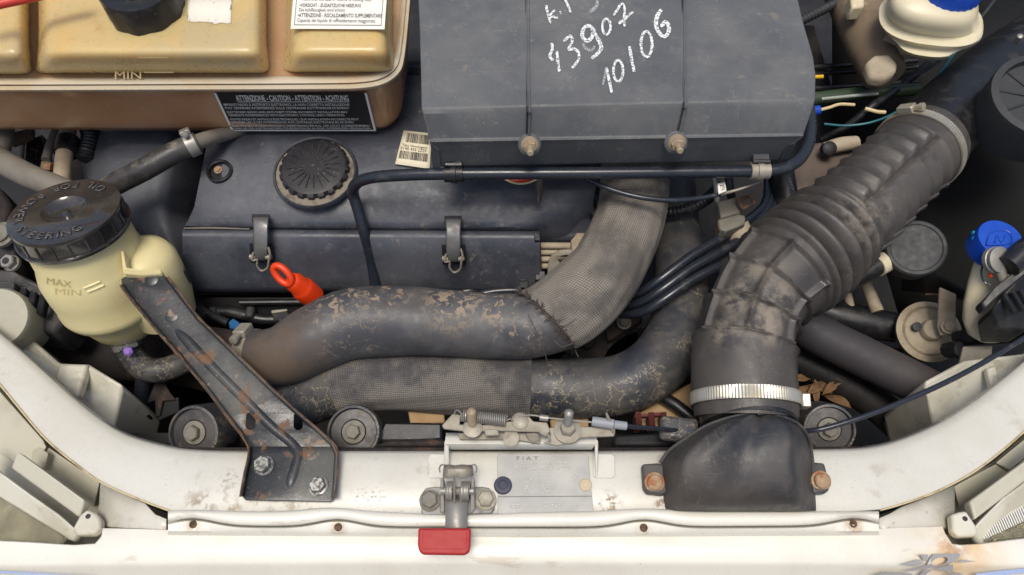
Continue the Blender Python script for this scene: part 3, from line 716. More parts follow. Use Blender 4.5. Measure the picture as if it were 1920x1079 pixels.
# ---- left lamp-bulb housing boxes (behind the arm) ----------------------------------------
hb = thing('lamp_housing', 'pale green-grey lamp rear housing box behind the left arm', 'housing', P(120, 740, -.16))
prism('housing_box', [(-60, 575, -.05), (0, 612, -.05), (48, 625, -.05), (110, 680, -.055), (165, 682, -.058), (230, 722, -.06), (212, 800, -.10), (200, 900, -.13), (-60, 800, -.1)], 0.10, lamp_plastic, hb, bevel=.004, bseg=3)
prism('corner_face', [(110, 682, -.052), (165, 682, -.054), (146, 745, -.056), (100, 715, -.054)], 0.012, lamp_plastic, hb, bevel=.003)
lathe('bulb_cover', [(.032, -.04), (.032, .006), (.030, .010), (.01, .0105)], P(2, 600, -.028), (.12, -.3, 1), mat('bulb_cover_grey', L((158, 155, 138)), .5), hb, seg=40)

rh = thing('lamp_housing', 'pale cream lamp rear housing behind the right arm', 'housing', P(1840, 740, -.16))
prism('housing_box', [(2000, 600, -.05), (1920, 662, -.05), (1808, 675, -.05), (1733, 715, -.055), (1740, 735, -.06), (1752, 800, -.09), (1780, 880, -.12), (2000, 800, -.1)], 0.10, lamp_plastic, rh, bevel=.004, bseg=3)
prism('face_rib', [(1850, 690, -.045), (1868, 686, -.045), (1880, 730, -.048), (1862, 740, -.048)], 0.008, lamp_plastic, rh, bevel=.002)
# ================================================================== COOLANT TANK
tz_top, tz_rim, tz_bot = 0.165, 0.125, 0.045
tank = thing('coolant_tank', 'translucent amber coolant expansion tank, upper left', 'tank', P(300, 100, tz_bot))
# lower brown body: outline follows the rim, inset, dropping to the bottom
rim_out = sm([(-220, 172), (0, 173), (300, 172), (600, 171), (680, 169), (722, 160), (750, 140), (760, 112), (768, 40), (776, -60), (783, -170)], 6)
rim_in = sm([(-220, 146), (0, 147), (300, 146), (590, 144), (668, 142), (708, 136), (732, 120), (742, 95), (749, 40), (757, -60), (764, -170)], 6)
low_o = sm([(-220, 246), (0, 243), (300, 244), (600, 242), (705, 242), (735, 232), (752, 210), (757, 180), (764, 110), (770, 0), (776, -100)], 6)
mid_o = sm([(-220, 172), (0, 172), (300, 171), (600, 170), (684, 167), (722, 157), (746, 138), (756, 112), (764, 40), (772, -60), (778, -170)], 6)
rows = [[P(x, y - 3, tz_rim - .006) for x, y in mid_o], [P(x, y, tz_rim - .012) for x, y in mid_o]]
for f in (.25, .5, .75, .92): rows.append([P(a[0] + (b[0] - a[0]) * f, a[1] + (b[1] - a[1]) * f, (tz_rim - .012) + (tz_bot + .004 - tz_rim + .012) * f) for a, b in zip(mid_o, low_o)])
rows.append([P(x, y, tz_bot) for x, y in low_o]); rows.append([P(x - 6, y - 12, tz_bot - .004) for x, y in low_o]); rows.append([P(x - 40 if x > 700 else x, min(y, 150) - 60, tz_bot - .004) for x, y in low_o])
loft('lower_body', rows, tank_brown, tank, sharp=70)
# moulded rim: two beads
rows = [[P(a[0] + (b[0] - a[0]) * f, a[1] + (b[1] - a[1]) * f, z) for a, b in zip(rim_in, rim_out)] for f, z in ((-.1, tz_rim - .004), (.0, tz_rim), (.25, tz_rim + .003), (.45, tz_rim + .002), (.52, tz_rim - .0015), (.6, tz_rim + .0005), (.85, tz_rim + .0005), (1.0, tz_rim - .004), (1.0, tz_rim - .008), (.9, tz_rim - .010))]
loft('rim', rows, tank_rim, tank, sharp=60)
# floor of the upper shell and the raised lobes
prism('shell', [(x, y) for x, y in rim_in] + [(-220, -170)], 0.002, tank_brown, tank, z=tz_rim - .001, bevel=0)
def lobe(front, left_, right_, m=tank_amber, top=tz_top):
    """raised compartment: px extents; rows go up the front wall and over the top"""
    n = 14
    rows = []
    def row(y, inset, z, lift=0):
        r = []
        for i in range(n + 1):
            e = min(i, n - i)
            wpx = right_ - left_
            f = (0, 7 / wpx, 18 / wpx, 34 / wpx)[e] if e < 4 else .5
            if i > n - i: f = 1 - f
            if e >= 4: f = 34 / wpx + (1 - 68 / wpx) * (i - 3) / (n - 6)
            x = left_ + inset + (right_ - left_ - 2 * inset) * f
            zz = z
            yy = y
            if e < 1: zz = z - (z - tz_rim) * 1.0; yy = y - (8 if y > 90 else 0)
            elif e < 2: zz = z - (z - tz_rim) * .30; yy = y - (2 if y > 90 else 0)
            elif e < 3: zz = z - (z - tz_rim) * .06
            r.append(P(x, yy - lift, zz))
        return r
    H = top - tz_rim
    rows += [row(front, 0, tz_rim - .001), row(front - 3, 1, tz_rim + H * .25), row(front - 16, 2, tz_rim + H * .55), row(front - 30, 3, tz_rim + H * .82), row(front - 40, 5, tz_rim + H * .96), row(front - 54, 6, top), row(40, 6, top + .001), row(0, 6, top + .001), row(-80, 6, top), row(-170, 6, top - .004)]
    return loft('compartment', rows, m, tank, sharp=80, sub=1)
lobe(140, -220, 62)
mid_lobe = lobe(138, 64, 506, top=tz_top + .002)
lobe(136, 531, 742)
# valley fillers look brown because of the fluid behind them; embossed level marks
zq = tz_rim + (tz_top - tz_rim) * .62
mk = []
Hh = tz_top + .002 - tz_rim
mk.append(surf_text(mid_lobe, 'MAX', (214, 123), (261, 123), 17, .0008))
vq = [hit(mid_lobe, x, y, .0010) for x, y in ((259, 108), (287, 108), (315, 108), (315, 105.5), (287, 105.5), (259, 105.5))]
mk.append((vq, [(0, 1, 4, 5), (1, 2, 3, 4)]))
quad = (P(218, 147, tz_rim + .003), P(267, 147, tz_rim + .003), P(267, 131, tz_rim + .010), P(218, 131, tz_rim + .010))
mk.append(text_box('MIN', .0, 1.0, .0, .95, quad, .0030, .0))
mk.append(quad_rects([(1.12, 2.25, .72, .86)], quad, .0034))
vs, fs = join(*mk); link('level_marks', vs, fs, tank_mark, tank)
# screw cap, only the front of it in the frame
cc = P(262, -10, tz_top + .02)
capo = lathe('cap', [(.030, -.022), (.0345, -.020), (.0345, .004), (.033, .008), (.020, .009), (.016, .016), (.004, .017)], cc, (0, 0, 1), satin_black, tank, seg=40, mod=lambda r, h, t, i: (r * (1 + .03 * math.cos(10 * t)) if i in (1, 2) else r, h))
# torn white paper
pz = tz_top + .0034
vs, fs = [], []
n = 16
for i in range(n + 1):
    x = 351 + (433 - 351) * i / n
    yb = 45 - 3 * (1 - i / n) + random.uniform(-2.5, 2.5)
    vs += [P(x, yb, pz), P(x + 2, -14, pz)]
    if i: fs.append((2 * i - 2, 2 * i, 2 * i + 1, 2 * i - 1))
link('torn_label', vs, fs, paper_torn, tank, solid=.0003)
# white multilingual label
q = (P(545, 55, pz), P(721, 56, pz), P(727, -26, pz), P(552, -28, pz))
wl = quad_sheet('notice_label', q, paper_white, tank, .0004)
tx = [text_box('There is an increase in volume of cooling fluid.', .085, .84, .62, .70, q, .0009), text_box('•VORSICHT - ZUZAETZLICHE HEIZUNG', .075, .73, .48, .56, q, .0009, .014), text_box('Die kühlflüssigkeit wird erhöht.', .075, .57, .375, .455, q, .0009), text_box('•ATTENZIONE - RISCALDAMENTO SUPPLEMENTARE', .065, .965, .25, .34, q, .0009, .014), text_box('Capacita del liquido di raffreddamento maggiorata.', .065, .90, .14, .225, q, .0009)]
tx.append(quad_rects([(.035, .965, .075, .088), (.035, .041, .075, 1.0), (.959, .965, .075, 1.0)], q, .0008))
vs, fs = join(*tx); link('print', vs, fs, print_grey, wl)
# black warning label on the front wall
def fw(x, y):   # front wall of the lower body: z falls from the rim to the bottom
    f = (y - 171) / (243 - 171)
    return P(x, y, tz_rim - .012 + (tz_bot + .002 - tz_rim + .012) * f)
q = (fw(433, 241.5), fw(705, 241.5), fw(688, 173), fw(401, 173))
bl = quad_sheet('warning_label', q, sticker_black, tank, .0006, curl=.0002)
lines = [('IMPIANTI RADIO E ANTIFURTO ELETTRONICI. LA NON CORRETTA INSTALLAZIONE', .03, .865, .655, .74), ("PUO' GENERARE INTERFERENZE SULLE CENTRALINE ELETTRONICHE DI BORDO", .03, .855, .565, .65), ('ELECTRONIC RADIO AND ANTI-THEFT SYSTEM. INCORRECT INSTALLATION MAY', .03, .84, .455, .535), ('GENERATE INTERFERENCES WITH ELECTRONIC CONTROL UNITS OPERATION', .03, .81, .37, .45), ('POSTES RADIO ET ANTIVOLS ÉLECTRONIQUES. LEUR INSTALLATION INCORRECTE PEUT', .03, .90, .255, .335), ('DONNER LIEU À DES INTERFERENCES AUX CENTRALES ÉLECTRONIQUES DE BORD', .03, .86, .17, .25), ('ELEKTRONISCHE RADIOANLAGE U. DIEBSTAHLSICHERUNG. DER NICHT KORREKTE EINBAU', .025, .965, .07, .15), ('KANN AN DEN ELEKTRONISCHEN STEUERZENTRALEN AN BORD INTEFERENZEN VERURSACHEN', .02, .965, .0, .07)]
tx = [text_box('ATTENZIONE - CAUTION - ATTENTION - ACHTUNG', .13, .87, .80, .95, q, .0013, .02)]
tx += [text_box(s, a, b, c + .012, d - .004, q, .0013, .004) for s, a, b, c, d in lines]
tx.append(quad_rects([(.13, .87, .765, .78), (.0, .016, -.03, 1), (.984, 1., -.03, 1), (0, 1, -.045, -.01)], q, .0012))
vs, fs = join(*tx); link('print', vs, fs, print_white, bl)

# red rod at the very corner
wire('bonnet_stay', [(-60, 22, .2, 9), (0, 8, .2, 9), (60, -5, .2, 9), (140, -22, .2, 9)], red_rod, None, seg=14, label='red painted rod end above the tank, upper left corner', cat='rod')

# ================================================================== AIR BOX
az = .160
ab = thing('air_box', 'big grey plastic air filter box with chalk numbers', 'air box', P(1150, 200, .02))
nx = 24
def arow(l, r, bow=0):
    out = []
    lp, rp = P(*l), P(*r)
    sk = .07 if l[1] < 230 else .012
    out.append(V((lp.x + .008, lp.y, lp.z - sk)))
    for i in range(nx + 1):
        f = i / nx
        x = l[0] + (r[0] - l[0]) * f; y = l[1] + (r[1] - l[1]) * f; z = l[2] + (r[2] - l[2]) * f
        e = min(f, 1 - f)
        out.append(P(x, y, z + bow * math.sin(math.pi * f)))
    out.append(V((rp.x - .008, rp.y, rp.z - sk)))
    return out
rows = [arow((778, -170, az - .01), (1480, -170, az - .01)), arow((781, -80, az), (1488, -80, az)), arow((784, 0, az), (1497, 0, az)), arow((786, 40, az), (1506, 40, az), .001), arow((788, 110, az), (1525, 105, az), .001), arow((789, 150, az), (1530, 140, az), .001), arow((790, 203, az), (1529, 186, az), .001), arow((793, 214, az - .003), (1526, 198, az - .003)), arow((804, 262, az - .026), (1508, 252, az - .026)), arow((804, 266, az - .025), (1508, 255, az - .025)), arow((805, 270, az - .029), (1505, 259, az - .029)), arow((806, 276, az - .034), (1496, 266, az - .034)), arow((809, 313, az - .066), (1478, 301, az - .066)), arow((812, 312, az - .078), (1470, 300, az - .078))]
loft('housing', rows, airbox_plastic, ab, sharp=28, bevel=.004, bseg=3)
for pts in ([(990, -80, az + .0005, 2.6), (991, 100, az + .0008, 2.6), (993, 203, az + .001, 2.6), (993, 212, az - .002, 2.6), (992, 262, az - .025, 2.6)], [(1284, -80, az + .0005, 2.6), (1284, 100, az + .0008, 2.6), (1286, 193, az + .001, 2.6), (1285, 205, az - .002, 2.6), (1273, 256, az - .025, 2.6)]):
    wire('rib', pts, airbox_plastic, ab, seg=8, n=4)
    wire('rib', [(p[0] - 5, p[1], p[2] - .0009, 1.7) for p in pts], black_plastic, ab, seg=6, n=4)  # thin black line paints the shading beside the rib
for (x, y) in ((993, 272), (1268, 268)):
    p = P(x, y, az - .028)
    lathe('boss', [(.011, -.006), (.0105, -.001), (.009, .0005), (.004, .001)], p, (0, -.75, .66), airbox_plastic, ab, seg=24)
    bolt(ab, p + V((0, -.0018, .0018)), (0.02, -.93, .36), .0062, nut_dirty, name='nut', h=.006, flange=1.28, stud=.010)
# chalk handwriting
def ell(cx, cy, rx, ry, tilt=0.0, n=12):
    return [(cx + rx * math.cos(t) - tilt * ry * math.sin(t), cy + ry * math.sin(t)) for t in [2 * math.pi * i / n - 1.2 for i in range(n + 1)]]
st = [([(1024, 11), (1027, 26), (1033, 45)], 6), ([(1040, 20), (1031, 31), (1038, 33), (1046, 35)], 5), ([(1050, 22), (1052, 27)], 5), ([(1053, -4), (1062, -2), (1078, -10)], 5), ([(1059, 0), (1065, 12), (1070, 25)], 5),
      ([(1034, 82), (1036, 92), (1031, 106), (1037, 115)], 6), ([(1044, 97), (1046, 116), (1049, 136)], 6),
      ([(1057, 79), (1064, 72), (1070, 69), (1073, 78), (1066, 94), (1077, 93), (1085, 101), (1084, 114), (1072, 130)], 6),
      ([(1110, 52), (1100, 50), (1093, 58), (1092, 70), (1100, 78), (1109, 72), (1112, 60), (1109, 52), (1116, 66), (1124, 80), (1127, 92), (1120, 102), (1109, 111)], 8),
      (ell(1137, 51, 7.5, 15), 5.5), ([(1150, 30), (1158, 19), (1163, 10), (1169, 10), (1171, 22), (1170, 38), (1171, 51)], 5.5), ([(1160, 46), (1172, 36), (1187, 23)], 6),
      ([(1137, 128), (1142, 152), (1147, 175)], 7), (ell(1159, 134, 9, 20), 5.5), ([(1180, 88), (1184, 112), (1189, 136)], 7), (ell(1212, 84, 10.5, 24), 6),
      ([(1240, 19), (1232, 32), (1230, 50), (1238, 66), (1248, 69), (1254, 58), (1252, 46), (1246, 43), (1239, 52)], 8.5)]
vs, fs = join(*[ribbon_data(p, w * .84, az + .0012, .0006) for p, w in st])
link('chalk_writing', vs, fs, chalk, ab)
st = [([(1120, 2), (1118, 13), (1106, 24)], 6), ([(1093, 82), (1097, 91), (1108, 96), (1115, 88)], 4.5), ([(1136, 130), (1133, 148), (1130, 160)], 4)]
vs, fs = join(*[ribbon_data(p, w, az + .0012, .0006) for p, w in st])
link('chalk_writing', vs, fs, chalk_faint, ab)

# ---- rigid black breather pipe clipped along the box --------------------------------------
vp = thing('breather_pipe', 'rigid black pipe clipped along the bottom of the air box', 'pipe', P(1100, 326, .03))
pp = Path([(706, 552, -.055, 10), (698, 500, -.03, 10), (684, 440, .005, 10.5), (670, 390, .03, 10.5), (662, 362, .045, 11), (668, 345, .06, 11), (690, 335, .072, 11), (730, 330, .082, 11.5), (800, 327, .088, 11.5), (900, 326, .092, 11.5), (1100, 325, .093, 11.5), (1300, 323, .093, 11.5), (1420, 321, .093, 11.5), (1465, 317, .093, 12), (1497, 300, .092, 12), (1514, 272, .09, 12), (1519, 240, .085, 12), (1516, 205, .08, 12)], 8)
tube('pipe_run', pp, pipe_black, vp, seg=18)
for k, a in ((8.6, 1), (12.05, -1)):
    p, T, N, r = pp.at(k)
    vs, fs = lathe_data([(r + .0002, -.009), (r + .0022, -.009), (r + .0022, -.003), (r + .0034, -.0026), (r + .0034, .0026), (r + .0022, .003), (r + .0022, .009), (r + .0002, .009)], p, T, 24)
    link('clip_band', vs, fs, satin_black if a > 0 else zinc_dull, vp, sharp=30)
    box('clip_tongue', p + V((0, .010, .010)), .016, .013, .005, gloss_black, vp, Z=(0, -.5, .85), bevel=.001)
    box('clip_hinge', p + V((0, .0035, .0095)), .017, .004, .004, satin_black, vp, Z=(0, -.5, .85), bevel=.001)

# ================================================================== ENGINE COVER
ec = thing('rocker_cover', 'dusty grey plastic rocker cover in the middle of the engine', 'engine cover', P(650, 450, -.09))
def crow(xl, xr, yl, yr, z, n=18, drop=.05, end=.004):
    a, b = P(xl, yl, z), P(xr, yr, z)
    out = [a + V((-.004, -.004, -drop))]
    for i in range(n + 1):
        f = i / n; e = min(f, 1 - f)
        out.append(P(xl + (xr - xl) * f, yl + (yr - yl) * f, z + (-end if e == 0 else 0)))
    out.append(b + V((.003, 0, -drop)))
    return out
rows = [crow(392, 1135, 120, 120, .0), crow(392, 1135, 150, 150, .03), crow(392, 1130, 238, 238, .036), crow(386, 1122, 280, 280, .034), crow(374, 1118, 340, 340, .028), crow(364, 1112, 390, 385, .018), crow(352, 1060, 415, 415, .010), crow(346, 1010, 424, 426, .006), crow(342, 1006, 428, 431, .001), crow(342, 1006, 432, 436, -.006)]
loft('upper_shell', rows, cover_plastic, ec, sharp=50, bevel=.0)
# right shoulder with its step
prism('shoulder', [(1008, 392, .004), (1075, 394, .004), (1122, 350, .01), (1132, 440, -.02), (1110, 446, -.02), (1010, 446, -.02)], .05, cover_plastic, ec, bevel=.005, bseg=3)
# front panel, leaning down towards the hoses
fx = [342 + (1012 - 342) * i / 20 for i in range(21)]
def fp(y, z, shr=0.0): return [P(x + (shr if i == 0 else (-shr if i == 20 else 0)), y + (x - 342) / 670 * (4 if y < 500 else 0), z) for i, x in enumerate(fx)]
rows = [fp(434, -.012), fp(430, .0035), fp(436, .006), fp(445, .004), fp(480, -.016), fp(520, -.040), fp(538, -.052), fp(546, -.060), fp(550, -.075)]
loft('front_panel', rows, cover_plastic, ec, sharp=50)
prism('panel_end', [(1006, 437, .0035), (1014, 440, .003), (1018, 540, -.056), (1010, 543, -.056)], .03, cover_plastic, ec, bevel=.002)
prism('end_hook', [(1000, 436, .008), (1012, 437, .007), (1014, 452, .003), (1003, 452, .004)], .012, satin_black, ec)
# dusty line along the joint
wire('joint_dirt', [(345, 428.5, .0066, 1.2), (400, 428, .0066, 1.8), (468, 430, .0066, 1.2)], mat('joint_dust', L((118, 112, 104)), .9), ec, seg=6)
# rounded timing cover on the left
tl = [(165, 246), (160, 275), (158, 310), (165, 345), (185, 385), (230, 430), (290, 480), (330, 530)]
tr = [(398, 246), (393, 275), (384, 320), (372, 365), (362, 400), (354, 430), (350, 480), (350, 545)]
rows = []
for (a, b), z in zip(zip(tl, tr), (.012, .011, .008, .0, -.010, -.022, -.040, -.062)):
    r = [P(a[0] - 4, a[1], z - .10)]
    for i in range(13):
        f = i / 12
        dz = -.030 * max(0, 1 - f / .35) ** 2.2 - (.055 if b[1] < 410 else .012) * max(0, (f - .66) / .34) ** 1.2
        r.append(P(a[0] + (b[0] - a[0]) * f, a[1] + (b[1] - a[1]) * f, z + dz))
    rows.append(r)
loft('timing_cover', rows, cover_plastic, ec, sharp=70)
# ledge below the front panel
prism('lower_ledge', [(345, 556, -.075), (900, 556, -.075), (960, 600, -.095), (345, 600, -.10)], .02, deep_black, ec, bevel=.003)
wire('ledge_bead', [(450, 568, -.074, 5), (520, 567, -.074, 5), (640, 566, -.074, 5)], satin_black, ec, seg=10)
# bolt well
zc = lambda x, y: .034 - max(0, (y - 280)) * .0001
w0 = P(412, 322, .0305)
lathe('bolt_well', [(.0135, -.002), (.0135, .0022), (.0120, .0032), (.0105, .0022), (.0095, -.001), (.0005, -.0012)], w0, (0, -.12, 1), satin_black, ec, seg=32, close=False)
bolt(ec, w0 + V((-.002, .002, .0005)), (0, -.2, 1), .0032, rust_bolt, h=.0025)
# oil filler: raised collar, dirty floor, serrated cap with ribs
oc = P(592, 326, .031)
sc = S(oc)
ax = V((0, -.10, 1)).normalized()
lathe('filler_collar', [(77 * sc, -.002), (78.5 * sc, .003), (76.5 * sc, .0055), (74 * sc, .0045), (73 * sc, .002), (30 * sc, .0018)], oc, ax, cover_plastic, ec, seg=64, close=False)
lathe('filler_floor', [(73 * sc, .0015), (72.5 * sc, .0030), (40 * sc, .0032)], oc, ax, mat('filler_grime', L((128, 120, 106)), .9, layers=[dict(col=L((78, 72, 66)), scale=90, lo=.45, hi=.62, amt=.7)], bump=.4, bscale=300), ec, seg=64, close=False)
R = 62.5 * sc
cap_c = oc + ax * .0050 + V((0, .0022, 0))
def serr(r, h, t, i):
    if i in (1, 2): 
        return (r * (1.0 if math.cos(20 * t) > -.1 else .945), h)
    return (r, h)
oil = lathe('oil_filler_cap', [(R * .93, -.004), (R * 1.04, -.003), (R * 1.04, .0030), (R * .955, .0052), (R * .90, .0058), (R * .45, .0062), (R * .05, .0064)], cap_c, ax, gloss_black, ec, seg=160, mod=serr, sharp=30)
oil.data.materials[0] = mat('cap_black', L((28, 27, 32)), .5, layers=[dict(col=L((54, 51, 53)), scale=30, lo=.45, hi=.65, amt=.5), dict(col=L((130, 124, 116)), scale=300, lo=.6, hi=.66, amt=.5, mask=(40, .45, .6))])
a_, u_, w_ = frame(ax)
base_rib = None
for i in range(20):
    t = 2 * math.pi * (i + .4) / 20
    d = u_ * math.cos(t) + w_ * math.sin(t)
    box('rib', cap_c + ax * .0063 + d * R * .54, R * .46, .0010, .0016, satin_black, oil, X=d, Z=ax, bevel=0.0002)

# spring clips
for cx, cy in ((489, 0), (850, 3)):
    def q(x, y, z): return P(cx + x, 450 + cy + y, z)
    slot = prism('clip_slot', [(cx - 17, 402 + cy), (cx + 16, 402 + cy), (cx + 16, 414 + cy), (cx - 17, 414 + cy)], .004, print_black, ec, z=.0215, bevel=0)
    prism('clip_pocket_shade', [(cx - 22, 456 + cy, .0035), (cx + 23, 456 + cy, .0035), (cx + 24, 490 + cy, -.016), (cx - 20, 492 + cy, -.016)], .002, print_black, ec, bevel=.0008)  # flat black patch paints the shadow inside the clip pocket
    rows = []
    for (y, z, hw) in ((-44, .020, 15), (-40, .0245, 15), (-34, .0265, 14.5), (-22, .0245, 14), (-5, .018, 14.5), (15, .009, 13.5), (30, -.0005, 13), (37, -.0065, 13), (40, -.011, 12)):
        rows.append([q(-hw, y, z - .0012), q(-hw * .8, y, z), q(hw * .8, y, z), q(hw, y, z - .0012)])
    clip = loft('spring_clip', rows, clip_steel, ec, solid=.0012, sharp=40)
    wire('clip_wire', [(cx - 14, 474 + cy, .003, 2.2), (cx - 16, 488 + cy, -.004, 2.2), (cx - 7, 488 + cy, -.006, 2.0), (cx - 7, 499 + cy, -.013, 2.0), (cx + 1, 508 + cy, -.019, 2.0), (cx + 12, 503 + cy, -.015, 2.0), (cx + 15, 490 + cy, -.006, 2.2), (cx + 17, 476 + cy, .002, 2.2), (cx + 14, 464 + cy, .008, 2.2)], zinc_dull, clip, seg=8, n=6)
    for sx in (-15, 15):
        lathe('pivot', [(.0028, -.003), (.0028, .003)], q(sx, 32, -.004), (1, 0, 0), zinc_dull, clip, seg=10)
# bar-code sticker on the cover, beside the air box
q = (P(741, 309, .033), P(806, 318, .033), P(810, 252, .037), P(757, 246, .037))
bc = quad_sheet('barcode_sticker', q, paper_cream, ec, .0012, solid=.0003)
rects = []
random.seed(3)
for v0, v1, ua, ub in ((.66, .93, .16, .95), (.17, .40, .06, .92)):
    u = ua
    while u < ub:
        w = random.choice((.008, .012, .02, .028)); rects.append((u, min(u + w, ub), v0, v1)); u += w + random.choice((.008, .012, .02))
vs, fs = join(quad_rects(rects, q, .0017), text_box('Tipo Omologato', .08, .88, .535, .605, q, .0017), text_box('0140 435 2229', .05, .86, .43, .52, q, .0017))
link('print', vs, fs, print_black, bc)
random.seed(11)
# ================================================================== HOSES
def clamp(path, k, width, m, parent, screw=(0, 0, 1), notch=True, grow=.0012, sz=1.0):
    p, T, N, r = path.at(k)
    B = T.cross(N)
    rr = r + grow
    def md(rad, h, t, i):
        if notch and i in (2, 3) and math.cos(110 * t) > 0.2: return (rad - .0007, h)
        return (rad, h)
    w = width / 2
    band = lathe('hose_clamp', [(rr - .001, -w), (rr + .0006, -w), (rr + .0007, -w * .6), (rr + .0007, w * .6), (rr + .0006, w), (rr - .001, w)], p, T, m, parent, seg=220 if notch else 64, ref=N, mod=md, close=False, sharp=25)
    d = V(screw); d = (d - T * d.dot(T)).normalized(); tg = T.cross(d)
    c = p + d * (rr + .0035 * sz)
    box('screw_housing', c, .017 * sz, width * 1.05, .0075 * sz, m, band, X=tg, Z=d, bevel=.0012)
    lathe('screw', [(.0032 * sz, 0), (.0032 * sz, .006 * sz), (.0042 * sz, .0065 * sz), (.0042 * sz, .0105 * sz), (.002 * sz, .011 * sz)], c + tg * .008 * sz, tg, m, band, seg=12)
    return band
def soft(r, k, a, l):      # a hand-laid hose is never a perfect cylinder
    return r * (1 + .012 * math.sin(31 * l + 2 * a) + .008 * math.sin(57 * l - 3 * a))
_o = P(820, 610, -.04)
def _tan(x, y, rad, lo=.57):
    d = P(x, y, .035) - _o
    return dict(col=L((170, 150, 122)), scale=120, lo=lo - .03, hi=lo + .02, rough=.9, amt=.6, dist=.8, seed=x * .01, at=((d.x, d.y, d.z), rad))
_d = P(515, 665, .02) - _o
hose_rubber_upper = mat('hose_rubber_upper', L((64, 64, 67)), 0.44, layers=[dict(col=L((96, 95, 95)), scale=20, lo=.42, hi=.64, rough=.6, amt=.65), dict(col=L((92, 76, 60)), scale=30, lo=.25, hi=.6, rough=.85, amt=.85, at=((_d.x, _d.y, _d.z), .065)), dict(col=L((112, 96, 76)), scale=28, lo=.58, hi=.72, rough=.85, amt=.35), _tan(640, 558, .035), _tan(720, 548, .035), _tan(850, 566, .040, .53), _tan(930, 575, .03), _tan(975, 640, .035, .58), dict(col=L((96, 86, 76)), scale=18, lo=.48, hi=.66, rough=.8, amt=.3, seed=5.7), dict(type='edge', scale=55, col=L((170, 148, 118)), lo=.009, hi=.002, amt=.45, mask=(12, .54, .62), dist=1.0)], bump=.3, bscale=700, bump2=.1)
uh = thing('upper_hose', 'upper intercooler hose, bare rubber on the left, woven sleeve on the right', 'hose', P(820, 610, -.04))
up = Path([(452, 668, -.02, 46), (490, 668, -.015, 50), (535, 664, -.008, 58), (590, 636, .0, 63), (660, 607, .003, 66), (750, 602, .004, 66), (850, 607, .004, 63), (950, 612, .004, 62), (1010, 606, .006, 63), (1075, 577, .01, 66), (1128, 520, .015, 67), (1163, 455, .02, 65), (1184, 395, .022, 63), (1190, 345, .02, 62), (1188, 290, .015, 62)], 14)
tube('rubber', up, hose_rubber_upper, uh, seg=48, mod=soft, k1=9.2)
def sl(r, k, a, l): return (soft(r, k, a, l) + .0012 + .0012 * max(0, 1 - (k - 8.2) / .5) + .0004 * math.sin(14 * a + 60 * l))
sv = tube('woven_sleeve', up, sleeve_pale, uh, seg=96, mod=sl, k0=8.35, cap=False)
# slant the left edge of the sleeve: upper side reaches further left
m_ = sv.data
base = V(uh.location)
p8, T8, N8, r8 = up.at(8.35)
for v in m_.vertices:
    w = v.co + base
    s = (w - p8).dot(T8)
    if s < .05:
        f = 1 - max(0, s) / .05
        up_amt = (w - p8).dot(V((0, 1, .2))) / r8
        v.co += -T8 * (f * (.006 + .016 * up_amt)) * 1.0
# frayed threads round that edge
random.seed(5)
rim_pts = [v.co + base for v in m_.vertices][:96]
vs, fs = [], []
for q_ in range(420):
    c = random.choice(rim_pts)
    if c.z < p8.z - r8 * .25 and random.random() < .6: continue
    nrm = (c - p8); nrm -= T8 * nrm.dot(T8); nrm.normalize()
    d = (-T8 * random.uniform(-.2, .9) + nrm * random.uniform(.05, .35) + V((random.uniform(-.5, .5), random.uniform(-.6, .6), 0))).normalized()
    ln = random.uniform(.003, .0095) * (2.4 if random.random() < .05 else 1)
    p1 = c + d * ln + nrm * .0006
    wv = d.cross(nrm).normalized() * .00045
    o = len(vs)
    mid = (c + p1) / 2 + nrm * .0009
    vs += [c + wv, c - wv, mid + wv, mid - wv, p1 + wv * .5, p1 - wv * .5]
    fs += [(o, o + 1, o + 3, o + 2), (o + 2, o + 3, o + 5, o + 4)]
link('frayed_threads', vs, fs, fray, uh, kind='stuff')
wire('loose_thread', [(990, 590, .045, .8), (1005, 620, .04, .8), (1018, 650, .03, .8), (1027, 682, .015, .8)], fray, uh, seg=5)
wire('loose_thread', [(1040, 640, .03, .7), (1052, 650, .03, .7), (1064, 648, .03, .7), (1074, 644, .03, .7)], sleeve_pale, uh, seg=5)
clamp(up, .55, .012, zinc_dull, uh, screw=(-.3, .55, .8), sz=1.0)
wire('alloy_elbow', [(350, 640, -.06, 30), (400, 650, -.04, 36), (440, 660, -.022, 40), (470, 666, -.018, 42)], dark_dirt, None, seg=24, label='rusty brown pipe stub feeding the upper hose behind the bracket', cat='pipe')

lh = thing('lower_hose', 'lower intercooler hose with dark woven sleeve on its left half', 'hose', P(950, 725, -.08))
lp = Path([(430, 800, -.10, 46), (500, 775, -.08, 54), (560, 748, -.06, 57), (630, 722, -.045, 56), (720, 712, -.04, 56), (820, 716, -.04, 57), (920, 724, -.04, 57), (1010, 728, -.04, 56), (1100, 729, -.04, 56), (1175, 718, -.04, 57), (1235, 680, -.04, 58), (1268, 625, -.04, 54), (1277, 560, -.042, 50), (1275, 490, -.045, 48), (1265, 420, -.05, 46), (1258, 350, -.06, 46)], 12)
tube('rubber', lp, hose_rubber_grey, lh, seg=44, mod=soft)
tube('woven_sleeve', lp, sleeve_dark, lh, seg=88, mod=lambda r, k, a, l: soft(r, k, a, l) + .0014 + .0005 * math.sin(11 * a + 50 * l), k0=3.05, k1=6.9, cap=False)

